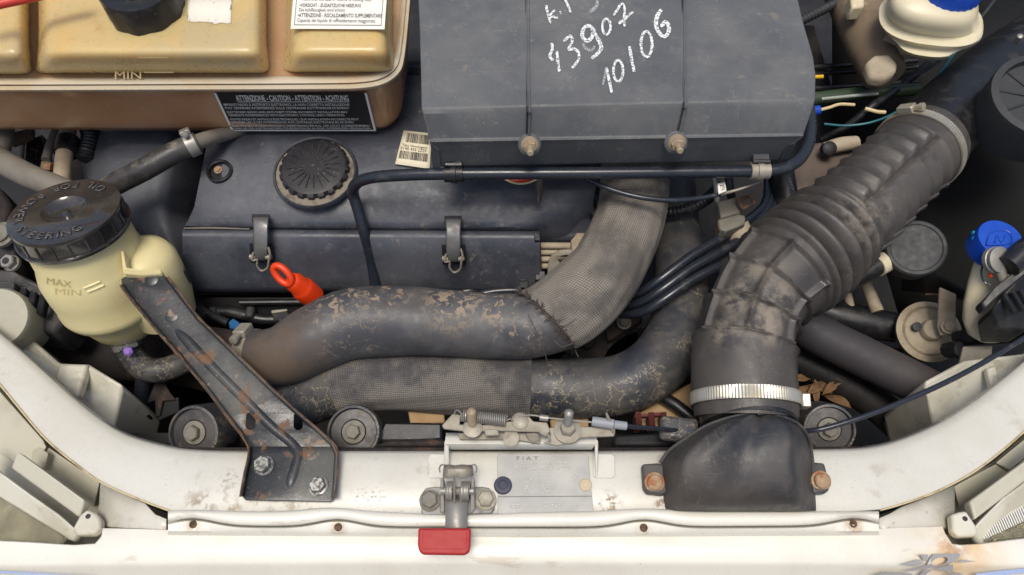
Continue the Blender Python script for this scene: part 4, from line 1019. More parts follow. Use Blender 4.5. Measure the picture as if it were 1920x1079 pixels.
# ================================================================== RIBBED INTAKE DUCT
_o2 = P(1400, 760, -.03)
def _dust(x, y, rad, amt=.55):
    d = P(x, y, .075) - _o2
    return dict(col=L((140, 130, 116)), scale=70, lo=.40, hi=.62, rough=.92, amt=amt, seed=y * .01, at=((d.x, d.y, d.z), rad))
duct_dusty = mat('duct_dusty', L((62, 59, 57)), 0.36, layers=wear(L((92, 87, 81)), L((160, 150, 132)), .5, .25, .5, .2) + [_dust(1355, 610, .03, .75), _dust(1440, 605, .028, .85), _dust(1380, 548, .028, .7), _dust(1462, 560, .026, .75), _dust(1430, 500, .026, .55), _dust(1610, 415, .04, .6), _dust(1650, 370, .035, .4), dict(col=L((34, 33, 34)), scale=22, lo=.56, hi=.68, amt=.5, seed=2.6)], bump=.3, bscale=700)
du = thing('intake_duct', 'thick ribbed rubber intake duct curving to the right wing', 'duct', P(1400, 760, -.03))
dp = Path([(1399, 802, .012, 92), (1397, 752, .018, 96), (1394, 705, .022, 96), (1395, 655, .027, 94), (1406, 602, .032, 89), (1429, 553, .036, 91), (1466, 514, .038, 98), (1510, 477, .038, 99), (1553, 437, .034, 92), (1603, 393, .028, 86), (1656, 343, .022, 82), (1706, 298, .016, 79), (1740, 262, .012, 77), (1775, 222, .005, 73)], 50)
def gb(x, c, w): return math.exp(-((x - c) / w) ** 2)
def angd(a, c): return abs((a - c + math.pi) % (2 * math.pi) - math.pi)
def dm(r, k, a, l):
    s = 0.0
    if k < 3.1: s += .010 * gb(k, 3.02, .06)
    if k > 3.0: s -= .05 * max(0, min(1, (k - 3.05) / .1)) * max(0, min(1, (6.15 - k) / .1))
    if 3.0 < k < 6.3:
        for c in (3.15, 4.15, 5.1, 6.0): s += .10 * gb(k, c, .055)
        for c in (-.22, .75, -1.1, 2.0, -2.2): s += .10 * gb(angd(a, c), 0, .055) * max(0, min(1, (k - 3.1) / .1)) * max(0, min(1, (6.05 - k) / .1))
    if 6.2 <= k <= 8.2:
        f = max(0, min(1, (k - 6.2) / .1)) * max(0, min(1, (8.2 - k) / .1))
        ph = (k - 6.2) * 2 * math.pi / .4
        s += f * (.27 * (abs(math.sin(ph / 2)) ** .85) - .20)
    if 8.2 < k < 10.9:
        s -= .03 * max(0, min(1, (k - 8.2) / .1)) * max(0, min(1, (10.9 - k) / .1))
        SL = .1
        fr = ((k - 8.3) / .44) % 1.0
        side = ((a - SL + math.pi) % (2 * math.pi)) - math.pi
        on = max(0, min(1, (abs(side) - .06) / .1))
        if side > 0:                                   # overlapping plates on the outer side
            if side < 1.35: s += on * (.075 * fr ** 1.5 - .02)
        elif side > -1.3: s += on * (.11 * gb(fr, .5, .24) - .02)
        s -= .085 * gb(side, 0, .05)
        if 1.25 < side < 1.45: s += .03
    if 10.9 <= k: s += .01
    return r * (1 + s)
tube('ribbed_rubber', dp, duct_dusty, du, seg=200, mod=dm, k0=.35, k1=11.85)
clamp(dp, 1.02, .0115, bright_band, du, screw=(1, -.1, .12), grow=.0016)
clamp(dp, 11.4, .011, bright_band, du, screw=(-.6, .35, .75), grow=.002)
wire('intake_pipe', [(1715, 288, .012, 74), (1760, 240, .008, 73), (1810, 192, .0, 72), (1880, 135, -.01, 70), (1960, 80, -.02, 68)], satin_black, None, seg=40, label='smooth black intake pipe beyond the ribbed duct, upper right', cat='pipe')

# ---- black air scoop on the crossmember ------------------------------------------------------
so = thing('air_scoop', 'black plastic air scoop bolted to the white crossmember', 'scoop', P(1390, 950, 0))
OUT = [(1392, 778, 1452), (1358, 786, 1480), (1322, 800, 1502), (1288, 821, 1516), (1255, 845, 1521), (1238, 868, 1524), (1240, 900, 1527), (1243, 927, 1529), (1246, 950, 1531), (1248, 958, 1531)]
EZ = (.050, .046, .040, .031, .020, .013, .009, .007, .005, .003)
MZ = (.052, .056, .060, .062, .061, .058, .053, .044, .030, .012)
rows = []
n = 30
for (xl, y, xr), ez, mz in zip(OUT, EZ, MZ):
    r = [P(xl - 1, y + 1, ez - .012)]
    for j in range(n + 1):
        f = j / n
        e = min(f, 1 - f) * 2
        b = 0 if e < .03 else (min(1, (e - .03) / .24)) ** .7
        b = b * b * (3 - 2 * b) * .4 + b * .6
        dip = -.002 if .03 < e < .10 else 0
        ridge = .005 * math.exp(-((f - .30) / .12) ** 2) - .004 * math.exp(-((f - .52) / .10) ** 2)
        r.append(P(xl + (xr - xl) * f, y, ez + (mz - ez) * b + dip + ridge * (mz / .062)))
    r.append(P(xr + 1, y + 1, ez - .012))
    rows.append(r)
loft('shell', rows, mat('scoop_plastic', L((46, 48, 52)), 0.44, layers=wear(L((92, 84, 76)), L((160, 152, 140)), .5, .25, .4, .3), bump=.2, bscale=900), so, sharp=60, sub=1)
wire('rim_bead', [(a[0], a[1], z + .0005, 3.2) for a, z in reversed(list(zip(OUT[:6], EZ[:6])))] + [(1422, 774, .051, 3.2)] + [(a[2], a[1], z + .0005, 3.2) for a, z in zip(OUT[:7], EZ[:7])], black_plastic, so, seg=8)
tube('neck', Path([(1404, 800, .018, 88), (1402, 782, .018, 88), (1399, 765, .018, 88), (1398, 748, .018, 88)], 4), satin_black, so, seg=48)
for ear, bx, by in (([(1204, 870), (1232, 868), (1252, 872), (1252, 922), (1244, 927), (1214, 924), (1207, 915)], 1227, 903), ([(1520, 866), (1546, 868), (1550, 882), (1557, 905), (1556, 918), (1550, 924), (1524, 925)], 1539, 900)):
    prism('ear', [(x, y) for x, y in ear], .009, black_plastic, so, z=.0125, bevel=.002, bseg=3)
    bolt(so, P(bx, by + 2, .013), (0, -.25, 1), .0066, rust_bolt, h=.005, flange=1.3, dome=True)
prism('notch', [(1421, 768, .055), (1432, 768, .055), (1434, 778, .056), (1420, 778, .056)], .01, satin_black, so)

# ================================================================== POWER STEERING RESERVOIR
ps = thing('steering_reservoir', 'pale yellow power steering fluid reservoir with black cap', 'reservoir', P(240, 640, -.09))
A, B = P(120, 394, .085), P(252, 630, -.080)
axv = (A - B).normalized(); Lh = (A - B).length
sA = S(A)
R = 101 * sA
# body profile along the axis, measured down from the cap's top
bod = lathe('body', [(.012, Lh * -1.0), (.014, -Lh * .985), (R * .46, -Lh * .94), (R * .68, -Lh * .87), (R * .80, -Lh * .78), (R * .84, -Lh * .72), (R * .90, -Lh * .705), (R * 1.0, -Lh * .69), (R * 1.035, -Lh * .66), (R * 1.04, -Lh * .63), (R * 1.02, -Lh * .61), (R * 1.05, -Lh * .50), (R * 1.05, -Lh * .40), (R * 1.00, -Lh * .34), (R * .955, -Lh * .30), (R * .945, -Lh * .22), (R * .90, -Lh * .18), (R * .85, -Lh * .10)], A, axv, yellow_plastic, ps, seg=72, sharp=75)
fl = P(254, 474, .030)
lathe('flank', [(R * .62, -.085), (R * .70, -.06), (R * .72, -.03), (R * .70, -.012), (R * .60, -.002), (R * .40, .004), (R * .05, .006)], fl, axv, yellow_plastic, ps, seg=56, sharp=75)
cap = lathe('cap', [(R * .90, -.024), (R * 1.02, -.023), (R * 1.03, -.020), (R * .985, -.0195), (R * .985, -.005), (R * 1.0, -.003), (R * .985, -.0005), (R * .95, .0), (R * .40, .0012), (R * .36, -.0006), (R * .22, -.0032), (R * .10, -.0036), (R * .07, -.001), (R * .01, -.0006)], A, axv, gloss_black, ps, seg=96, sharp=38)
a_, u_, w_ = frame(axv, ref=(1, 0, 0))
vs, fs = [], []
for i in range(22):       # grip bars round the skirt
    t = 2 * math.pi * i / 22
    d = u_ * math.cos(t) + w_ * math.sin(t)
    v, f = box_data(A + d * R * .99 - axv * .012, .0012, .0016, .0135, X=d, Z=axv)
    o = len(vs); vs += v; fs += [tuple(k + o for k in h) for h in f]
link('grip_bars', vs, fs, gloss_black, cap)
# raised ring lettering, tops towards the middle
emb = mat('embossed_grey', L((92, 89, 86)), .35, layers=[dict(col=L((36, 34, 33)), scale=200, lo=.45, hi=.65, amt=.6)])
msg = 'OIL FOR POWER STEERING'
tx = []
t0, t1 = math.radians(48), math.radians(318)
adv = [0]
wd = {'I': .45, ' ': .6, 'W': 1.3, 'O': 1.05, 'G': 1.05}
for ch in msg: adv.append(adv[-1] + wd.get(ch, .9))
for ch, a0, a1 in zip(msg, adv, adv[1:]):
    if ch == ' ': continue
    t = t0 + (t1 - t0) * ((a0 + a1) / 2) / adv[-1]
    rad = u_ * math.cos(t) + w_ * math.sin(t)
    tan = -u_ * math.sin(t) + w_ * math.cos(t)
    v, f = text_data(ch, .0132, .0001)
    x0 = min(p.x for p in v); x1 = max(p.x for p in v)
    c = A + rad * R * .86 + axv * .0009
    tx.append(([c + tan * (p.x - (x0 + x1) / 2) * .95 - rad * p.y + axv * .0 for p in v], f))
vs, fs = join(*tx)
link('ring_lettering', vs, fs, emb, cap, solid=.0006, off=1)
# step and peg that hold the bracket
prism('bracket_tab', [(225, 468, .056), (231, 470, .056), (236, 501, .05), (262, 505, .048), (301, 504, .046), (303, 514, .043), (262, 516, .044), (230, 513, .046)], .012, yellow_plastic, ps, bevel=.0015)
wire('peg', [(290, 512, .012, 7.5), (293, 500, .018, 7.5), (294, 492, .022, 7)], satin_black, ps, seg=14)
for pts in (((157, 541), (172, 535), (188, 528)), ((164, 548), (179, 542), (195, 535))):
    w4 = [hit(bod, x, y, .0002) for x, y in pts]
    tube('level_line', Path([(p.x, p.y, p.z, .0012) for p in w4], 4, world=True), yellow_plastic, ps, seg=8)
mark = mat('mould_print', L((186, 170, 116)), .6)
for word, (x0, y0), (x1, y1), hgt in (('MAX', (88, 532), (134, 540), 13), ('MIN', (104, 552), (152, 555), 12)):
    vs, fs = surf_text(bod, word, (x0, y0), (x1, y1), hgt)
    link('level_word', vs, fs, mark, ps)

rhose = thing('reservoir_hose', 'grey return hose under the yellow reservoir with a purple clamp tab', 'hose', P(290, 700, -.16))
hp = Path([(232, 630, -.062, 22), (240, 650, -.07, 23), (252, 672, -.08, 24), (275, 692, -.09, 24), (305, 694, -.095, 23), (345, 680, -.10, 22), (390, 660, -.11, 22)], 10)
tube('rubber', hp, hose_rubber_grey, rhose, seg=24)
clamp(hp, .75, .008, steel, rhose, screw=(.6, -.3, .6), notch=False, sz=.7)
lathe('purple_tab', [(.004, -.004), (.0055, .0), (.005, .004), (.002, .006)], P(242, 658, -.058), (.2, -.6, .8), purple_plastic, rhose, seg=6)
ch_ = thing('coolant_pipe', 'dark upright hose below the yellow reservoir, in a black clip', 'hose', P(262, 810, -.2))
tube('hose_run', Path([(272, 690, -.115, 15), (266, 740, -.135, 14), (262, 790, -.15, 14), (255, 840, -.17, 14)], 6), pipe_black, ch_, seg=18)
box('clip', P(262, 775, -.138), .026, .012, .012, satin_black, ch_)

# feed hose from the reservoir back under the tank
fh = thing('feed_hose', 'black textured hose running from the reservoir up under the tank', 'hose', P(290, 310, .0))
fpth = Path([(180, 370, .035, 19), (215, 346, .045, 21), (270, 318, .055, 21), (330, 285, .062, 20), (372, 266, .064, 19)], 10)
tube('rubber', fpth, duct_rubber, fh, seg=28, mod=lambda r, k, a, l: r * (1 + .008 * math.sin(900 * l + 4 * a)))
clamp(fpth, 3.7, .010, steel, fh, screw=(-.2, .5, .9), notch=False, sz=.7)
wire('steel_pipe', [(365, 269, .064, 15), (390, 260, .058, 14), (420, 252, .046, 13), (470, 238, .030, 12)], grey_pipe_mat, fh, seg=18)

# ================================================================== DIAGONAL BRACKET
br = thing('support_bracket', 'rusty black steel bracket running diagonally to the reservoir', 'bracket', P(540, 900, .0))
def bz(x, y):     # arm rises towards the reservoir, foot lies flat on the crossmember
    if y > 836: return .0085
    return .0085 + (836 - y) / (836 - 520) * .026 + (.004 if y < 560 else 0)
def slot_(cx, cy, rx, ry, n=16):
    return [(cx + rx * math.cos(t) * 1.0, cy + (ry - rx) * (1 if math.sin(t) >= 0 else -1) + rx * math.sin(t)) for t in [2 * math.pi * i / n for i in range(n)]]
# dense outline so that the sheet can follow the bend
ol = [(227, 524), (235, 519), (262, 517), (303, 515), (312, 520), (335, 552), (370, 597), (430, 655), (520, 742), (560, 778), (600, 812), (620, 830), (624, 838)]
orr = [(470, 838), (458, 818), (430, 782), (395, 735), (340, 668), (285, 605), (245, 556), (229, 534)]
plate('arm', ol + orr, [slot_(470, 790, 9, 17), slot_(559, 790, 8.5, 17)], bz, .0022, rusty_black, br, sharp=30)
plate('foot_plate', [(470, 836), (624, 836), (631, 848), (632, 860), (627, 905), (624, 938), (618, 941), (460, 938), (453, 930), (462, 885), (470, 852)], [], bz, .0022, rusty_black, br)
# folded, rust-brown edges
def fold(pts, out):
    rows = [[P(x, y, bz(x, y) + .0002) for x, y in pts], [P(x + out[0], y + out[1], bz(x, y) + .0035) for x, y in pts], [P(x + out[0] * 1.6, y + out[1] * 1.6, bz(x, y) + .006) for x, y in pts]]
    loft('folded_edge', rows, rusty_black, br, solid=.0015, sharp=60)
    wire('rusty_rim', [(x + out[0] * 1.6, y + out[1] * 1.6, bz(x, y) + .0062, 1.7) for x, y in pts], rust_edge, br, seg=6, n=4)
fold([(312, 521), (335, 553), (370, 598), (430, 656), (520, 743), (560, 779), (600, 813), (621, 833), (630, 852), (627, 905), (624, 936)], (2.5, -1))
fold([(229, 534), (245, 556), (285, 605), (340, 668), (395, 735), (430, 782), (458, 818), (469, 838), (469, 855), (461, 890), (454, 930)], (-2.5, 1))
# pressed stiffening rib
def ribz(x, y): return bz(x, y) - .0035
rp_ = [(330, 618), (352, 640), (400, 690), (460, 750), (510, 800), (548, 832), (560, 852), (556, 875), (547, 905), (545, 920)]
wire('stiffening_rib', [(x, y, ribz(x, y), 12 if i not in (0, 9) else 7) for i, (x, y) in enumerate(rp_)], rusty_black, br, seg=14)
bolt(br, P(495, 873, .0095), (-.05, -.1, 1), .0078, new_bolt, h=.0075, flange=1.15, rot=.2)
bolt(br, P(596, 911, .0095), (.05, -.05, 1), .0072, new_bolt, h=.006, flange=1.25, rot=.5)
for x, y in ((322, 592), (284, 524)):
    lathe('rivet', [(.0068, -.002), (.0068, -.0003), (.0058, .0002), (.001, .0002)], P(x, y, bz(x, y) + .0008), (0, -.2, 1), rusty_black, br, seg=20)

# ================================================================== BONNET LATCH
la = thing('bonnet_latch', 'dull zinc bonnet latch plate with coil spring and cable', 'latch', P(990, 830, .0))
lz = .034
# white carrier
cr = thing('latch_carrier', 'white folded carrier under the bonnet latch', 'carrier', P(975, 840, .0))
rows = [[P(x, 812, .006) for x in (836, 850, 1000, 1105, 1117)], [P(x, 817, .016) for x in (836, 850, 1000, 1105, 1117)], [P(x, 822, .019) for x in (835, 850, 1000, 1105, 1119)], [P(x, 833, .019) for x in (835, 850, 1000, 1105, 1119)], [P(x, 837, .016) for x in (840, 850, 1000, 1105, 1114)], [P(x, 843, .004) for x in (844, 850, 1000, 1105, 1110)], [P(x, 844, -.01) for x in (844, 850, 1000, 1105, 1110)]]
loft('top_bar', rows, white_paint, cr, sharp=50)
prism('side_leg', [(833, 826, .020), (841, 822, .020), (843, 874, .0065), (832, 874, .0065)], .004, white_paint, cr, bevel=.0012)
prism('side_leg', [(1115, 822, .020), (1122, 826, .020), (1121, 893, .006), (1117, 896, .006)], .004, white_paint, cr, bevel=.0012)
# plates
prism('base_plate', [(858, 812, .024), (960, 808, .024), (1015, 818, .024), (1012, 832, .024), (975, 826, .024), (950, 824, .024), (862, 824, .024)], .003, zinc_dull, la)
prism('upper_plate', [(828, 798), (848, 776), (864, 778), (862, 796), (900, 797), (926, 795), (935, 790), (966, 790), (978, 780), (990, 778), (1000, 790), (1026, 792), (1032, 808), (1022, 820), (1010, 810), (935, 808), (875, 809), (832, 804)], .0028, zinc_dull, la, z=lz)
prism('cable_plate', [(1026, 802), (1060, 800), (1145, 800), (1153, 806), (1152, 818), (1100, 820), (1085, 822), (1062, 832), (1045, 836), (1030, 833), (1018, 830), (1030, 826), (1032, 814)], .0025, zinc_dull, la, z=lz - .004)
prism('end_flange', [(1135, 774, lz + .014), (1139, 773, lz + .014), (1154, 804, lz), (1153, 816, lz - .002), (1143, 806, lz - .002)], .003, zinc_dull, la)
prism('lever', [(908, 806), (934, 804), (936, 816), (910, 817)], .004, zinc_dull, la, z=lz + .003)
prism('pawl', [(985, 812, lz - .004), (1010, 812, lz - .004), (1012, 826, lz - .008), (1000, 832, lz - .010), (990, 826, lz - .010)], .004, zinc_dull, la, bevel=.0015)
wire('hook', [(1018, 815, lz + .001, 2), (1028, 817, lz + .001, 2), (1031, 822, lz, 2), (1031, 829, lz - .003, 2)], zinc_dull, la, seg=8)
lathe('pivot_washer', [(.0085, -.001), (.0085, .0004), (.006, .0014), (.001, .0016)], P(886, 803, lz + .0006), (0, 0, 1), zinc_dull, la, seg=28)
lathe('pivot_washer', [(.0075, -.001), (.0075, .0006), (.005, .0018), (.001, .002)], P(975, 790, lz + .0006), (0, 0, 1), zinc_dull, la, seg=28)
lathe('roller', [(.007, -.002), (.007, .001), (.004, .0014)], P(958, 822, .028), (0, -.3, 1), zinc_dull, la, seg=24)
def stud(x, y0, y1, m):
    p = P(x, y0, lz); 
    ax_ = (0, .18, 1)
    h_ = .024
    prof = []
    for i in range(24):
        prof.append((.0034 + (.0004 if i % 2 else -.0003), h_ * i / 24))
    prof += [(.0028, h_), (.001, h_ + .001)]
    lathe('stud', prof, p, ax_, m, la, seg=16, sharp=60)
stud(886, 798, 770, nut_dirty)
bolt(la, P(1064, 808, lz - .003), (0, .1, 1), .0068, zinc_dull, name='nut', h=.008, flange=1.75)
stud(1064, 800, 776, steel)
# spring
def coil(a, b, r, turns, wr, m, parent, name='coil_spring'):
    a, b = V(a), V(b); T = (b - a).normalized(); _, u, w = frame(T)
    pts = []
    N = int(turns * 12)
    for i in range(N + 1):
        f = i / N; t = 2 * math.pi * turns * f
        q_ = a.lerp(b, f) + (u * math.cos(t) + w * math.sin(t)) * r
        pts.append((q_.x, q_.y, q_.z, wr))
    return tube(name, Path(pts, 1, world=True), m, parent, seg=6)
s0, s1 = P(866, 779, lz + .004), P(950, 789, lz + .004)
sp_ = coil(s0, s1, .0048, 22, .0008, steel, la)
wire('spring_hook', [(868, 781, lz + .004, 1.6), (862, 772, lz + .005, 1.6), (855, 770, lz + .003, 1.6), (852, 777, lz, 1.6)], steel, sp_, seg=6)
wire('spring_hook', [(948, 789, lz + .004, 1.6), (957, 786, lz + .004, 1.6), (962, 790, lz + .002, 1.6)], steel, sp_, seg=6)
# release cable
wire('cable_core', [(978, 780, lz + .004, 1.8), (1000, 779, lz + .004, 1.8), (1030, 784, lz + .004, 1.8), (1110, 792, lz + .004, 1.8)], steel, la, seg=6)
wire('cable_ferrule', [(1012, 783, lz + .004, 6), (1028, 785, lz + .004, 6)], steel, la, seg=14)
cb = thing('release_cable', 'black bonnet release cable running from the latch to the right wing', 'cable', P(1200, 800, -.01))
tube('end_sleeve', Path([(1110, 790, lz + .002, 9), (1122, 792, lz + .002, 9.5), (1150, 796, lz + .002, 9.5)], 4), mat('grey_sleeve', L((140, 144, 148)), .5), cb, seg=18)
tube('end_sleeve', Path([(1150, 796, lz + .002, 8), (1174, 799, lz, 8)], 4), MATS['grey_sleeve'], cb, seg=18)
tube('cable_jacket', Path([(1172, 799, lz, 4.2), (1230, 804, .02, 4.2), (1300, 810, .0, 4.2), (1400, 818, -.02, 4.2), (1470, 812, -.01, 4.2), (1520, 808, .006, 5), (1560, 800, .012, 5.2), (1640, 774, .018, 5.2), (1740, 733, .02, 5.2), (1830, 688, .02, 5), (1920, 634, .02, 5), (1990, 590, .02, 5)], 8), pipe_black, cb, seg=14)
box('cable_guide', P(1272, 806, .004), .034, .022, .012, hose_rubber_grey, cb, X=(1, -.12, 0), bevel=.004)

# ---- safety catch with red tab ----------------------------------------------------------------
sc_ = thing('safety_catch', 'grey steel safety catch with a red plastic tab', 'catch', P(858, 950, 0))
prism('base_plate', [(791, 925), (799, 915), (815, 913), (905, 913), (917, 915), (926, 930), (927, 955), (920, 963), (793, 966), (790, 960)], .0025, clip_steel, sc_, z=.0065)
bolt(sc_, P(806, 939, .008), (0, -.05, 1), .0072, dirty_bolt, h=.0055, flange=1.25, rot=.1)
bolt(sc_, P(911, 937, .008), (0, -.05, 1), .0072, zinc_dull, h=.0055, flange=1.25, rot=.5)
for x, s_ in ((829, 1), (886, -1)):
    prism('cheek', [(x - 3, 897, .022), (x + 3, 894, .022), (x + 5, 955, .010), (x + 4 * s_, 964, .009), (x - 5, 960, .009)], .013, steel, sc_, bevel=.001)
lathe('axle', [(.0035, -.014), (.0035, .014)], P(857, 921, .016), (1, 0, 0), steel, sc_, seg=16)
coil(P(838, 921, .016), P(849, 921, .016), .0075, 5, .0010, steel, sc_, 'torsion_spring')
coil(P(864, 921, .016), P(880, 921, .016), .0075, 6, .0010, steel, sc_, 'torsion_spring')
wire('spring_leg', [(852, 895, .024, 2), (852, 915, .025, 2), (852, 942, .018, 2)], steel, sc_, seg=6)
wire('spring_leg', [(864, 915, .024, 1.6), (864, 942, .016, 1.6)], steel, sc_, seg=6)
rows = [[P(830, 895, .026), P(840, 898, .030), P(852, 893, .029), P(866, 899, .030), P(876, 896, .029), P(888, 893, .026)], [P(831, 880, .028), P(840, 880, .032), P(853, 880, .030), P(866, 880, .032), P(876, 880, .031), P(887, 880, .028)], [P(833, 872, .026), P(842, 871, .030), P(853, 873, .028), P(866, 871, .030), P(876, 872, .029), P(886, 872, .026)]]
loft('top_tab', rows, zinc_dull, sc_, solid=.0016)
for pts in ([(834, 873), (828, 872), (824, 878), (825, 886)], [(884, 873), (890, 872), (894, 878), (893, 886)]):
    wire('curl', [(x, y, .028, 1.7) for x, y in pts], steel, sc_, seg=6)
rows = [[P(834, 932, .014), P(877, 932, .014)], [P(834, 945, .0165), P(877, 945, .0165)], [P(835, 965, .0175), P(876, 965, .0175)], [P(835, 985, .017), P(876, 985, .017)], [P(836, 1000, .016), P(875, 1000, .016)]]
loft('lever_strip', rows, steel, sc_, solid=.0018)
prism('red_tab', [(784, 990), (883, 990), (882, 1022), (880, 1034), (872, 1040), (792, 1039), (785, 1033), (783, 1020)], .006, red_plastic, sc_, z=.0205, bevel=.0018, bseg=3)
prism('tab_panel', [(793, 994), (876, 994), (874, 1030), (791, 1030)], .001, red_plastic, sc_, z=.0210, bevel=.0004)

# ---- identification plate -----------------------------------------------------------------------
ip = thing('identification_plate', 'stamped grey metal identification plate beside the safety catch', 'plate', P(1020, 910, .003))
prism('plate_sheet', [(937, 851), (1098, 851), (1103, 855), (1106, 890), (1113, 962), (1108, 965), (935, 965), (933, 960), (933, 856)], .0012, plate_alu, ip, z=.0052, bevel=.0003)
prism('score_line', [(934, 931), (1110, 930), (1110, 931.4), (934, 932.4)], .0003, print_grey, ip, z=.0055, bevel=0)
lathe('plug', [(.0075, -.001), (.0078, .0012), (.0070, .0022), (.004, .0024), (.0035, .0018), (.0005, .0018)], P(943, 911, .0056), (0, 0, 1), mat('plug_navy', L((44, 48, 66)), .5), ip, seg=32)
lathe('plug', [(.0052, -.001), (.0054, .0008), (.0046, .0016), (.0028, .0017), (.0024, .0012), (.0005, .0012)], P(1098, 910, .0056), (0, 0, 1), mat('plug_beige', L((190, 176, 146)), .6), ip, seg=28)
zq_ = .0055
q = (P(935, 964, zq_), P(1112, 964, zq_), P(1103, 851, zq_), P(935, 851, zq_))
vs, fs = text_box('F I A T', .20, .44, .89, .955, q, .0002)
link('stamped_name', vs, fs, print_grey, ip)
random.seed(21)
rc = []
def dots(u0, u1, v0, v1, n, m):
    for i in range(n):
        for j in range(m):
            if random.random() < .55:
                u = u0 + (u1 - u0) * (i + random.uniform(.1, .9)) / n; v = v0 + (v1 - v0) * (j + random.uniform(.2, .8)) / m
                rc.append((u, u + random.uniform(.004, .009), v, v + random.uniform(.006, .014)))
dots(.2, .8, .82, .85, 40, 1); dots(.17, .84, .72, .78, 44, 2); dots(.28, .40, .32, .64, 8, 9); dots(.46, .54, .32, .64, 6, 9); dots(.78, .86, .54, .66, 6, 4); dots(.10, .33, .10, .15, 18, 2); dots(.45, .68, .10, .19, 16, 3); dots(.76, .83, .10, .15, 5, 2)
vs, fs = quad_rects(rc, q, .00025)
link('stamped_digits', vs, fs, mat('stamp_light', L((206, 206, 200)), .4, .2), ip)
vs, fs = quad_rects([(u + .004, u1 + .004, v - .007, v1 - .007) for (u, u1, v, v1) in rc if random.random() < .75], q, .00022)
link('stamped_shadow', vs, fs, mat('stamp_shade', L((100, 97, 92)), .6), ip)  # offset dark copies paint the shadow of the stamped digits
# ================================================================== SMALLER THINGS
# ---- radiator rubber mounts -----------------------------------------------------------------
def mount(face, back, rpx, label, fz=-.03, bz_=-.055):
    a, b = P(face[0], face[1], fz), P(back[0], back[1], bz_)
    s_ = S(a); R = rpx * s_; ax_ = (a - b).normalized(); h = (a - b).length
    t = thing('rubber_mount', label, 'mount', b, 'rubber mounts along the crossmember')
    lathe('sleeve', [(R * 1.04, -h - .01), (R * 1.06, -.004), (R * 1.02, .0), (R * .93, .0005), (R * .90, -.004), (R * .6, -.0042)], a, ax_, hose_rubber_grey, t, seg=48, close=False, sharp=50)
    lathe('rubber_core', [(R * .91, -.0045), (R * .88, -.003), (R * .5, -.0022), (R * .45, -.0040), (R * .05, -.0042)], a, ax_, duct_rubber, t, seg=40, close=False)
    bolt(t, a + ax_ * -.0025, ax_, R * .30, dirty_bolt, h=R * .3, flange=1.5)
    return t
mount((362, 812), (392, 806), 49, 'round grey rubber mount left of the diagonal bracket')
mount((662, 810), (672, 812), 48, 'round grey rubber mount just right of the diagonal bracket')
mount((1556, 806), (1540, 800), 46, 'round grey rubber mount right of the black air scoop')

# dark rail just behind the crossmember
rl = thing('front_rail', 'dark rusty rail behind the white crossmember', 'rail', P(760, 840, -.06))
prism('rail_bar', [(300, 838, -.016), (640, 838, -.014), (840, 838, -.014), (1300, 838, -.014), (1640, 836, -.016), (1640, 850, -.016), (300, 850, -.016)], .03, dark_dirt, rl, bevel=.002)
prism('rail_step', [(730, 824, -.02), (830, 822, -.02), (840, 836, -.02), (700, 836, -.02)], .02, dark_dirt, rl, bevel=.003)
prism('rail_step', [(1150, 815, -.02), (1290, 808, -.02), (1290, 836, -.02), (1150, 836, -.02)], .02, deep_black, rl, bevel=.003)
prism('fan_frame', [(720, 790, -.04), (830, 792, -.04), (830, 826, -.04), (700, 830, -.045)], .02, satin_black, rl, bevel=.003)

# tan plates added in place of the ground layer glimpsed between the black pieces
tn = thing('tan_plates', 'added tan plates glimpsed under the latch and lower hose', 'added plate', P(900, 800, -.08))
prism('strip_piece', [(764, 768, -.05), (832, 766, -.05), (834, 792, -.05), (782, 796, -.052), (770, 800, -.052)], .01, tan_card, tn, bevel=.002)
prism('strip_piece', [(1030, 780, -.05), (1104, 782, -.05), (1104, 804, -.05), (1034, 804, -.05)], .01, tan_card, tn, bevel=.002)
prism('strip_piece', [(1195, 775, -.06), (1262, 735, -.06), (1300, 715, -.06), (1302, 800, -.06), (1240, 802, -.06), (1195, 800, -.06)], .01, tan_card, tn, bevel=.002)
mr = thing('maroon_bracket', 'small maroon metal bracket beside the air scoop', 'bracket', P(1220, 795, -.05))
for x in (1197, 1222, 1245):
    prism('upright', [(x - 6, 772, -.03), (x + 5, 772, -.03), (x + 8, 800, -.045), (x - 4, 800, -.045)], .02, maroon_metal, mr, bevel=.001)
prism('cross_piece', [(1190, 776, -.034), (1250, 772, -.034), (1250, 779, -.036), (1190, 783, -.036)], .006, maroon_metal, mr)
wire('scoop_hose', [(1230, 740, -.055, 12), (1262, 757, -.05, 12), (1300, 785, -.05, 12), (1330, 805, -.05, 12)], satin_black, None, seg=16, label='short dark hose disappearing under the air scoop', cat='hose')

# ---- orange dipstick ------------------------------------------------------------------------
dk = thing('dipstick', 'orange dipstick handle with ring beside the upper hose', 'dipstick', P(590, 560, -.08))
lathe('grip', [(.004, -.026), (.0125, -.024), (.0130, -.006), (.0118, -.002), (.0104, .0), (.0104, .010), (.0078, .014), (.0035, .0155)], P(562, 537, -.02), (P(540, 520, -.004) - P(575, 548, -.034)), orange_plastic, dk, seg=28)
a, b = P(515, 500, .006), P(545, 532, -.006)
cen = (a + b) / 2; U = (b - a) / 2; Wv = V((.35, .45, .8)); Wv = (Wv - U.normalized() * Wv.dot(U.normalized())).normalized() * .0068
pts = []
for i in range(25):
    t = 2 * math.pi * i / 24
    q_ = cen + U * math.cos(t) + Wv * math.sin(t); pts.append((q_.x, q_.y, q_.z, .0036))
tube('ring', Path(pts, 2, world=True), orange_plastic, dk, seg=12)
tube('dip_tube', Path([(578, 552, -.04, 8), (600, 575, -.06, 8), (625, 600, -.09, 8)], 4), steel, dk, seg=12)

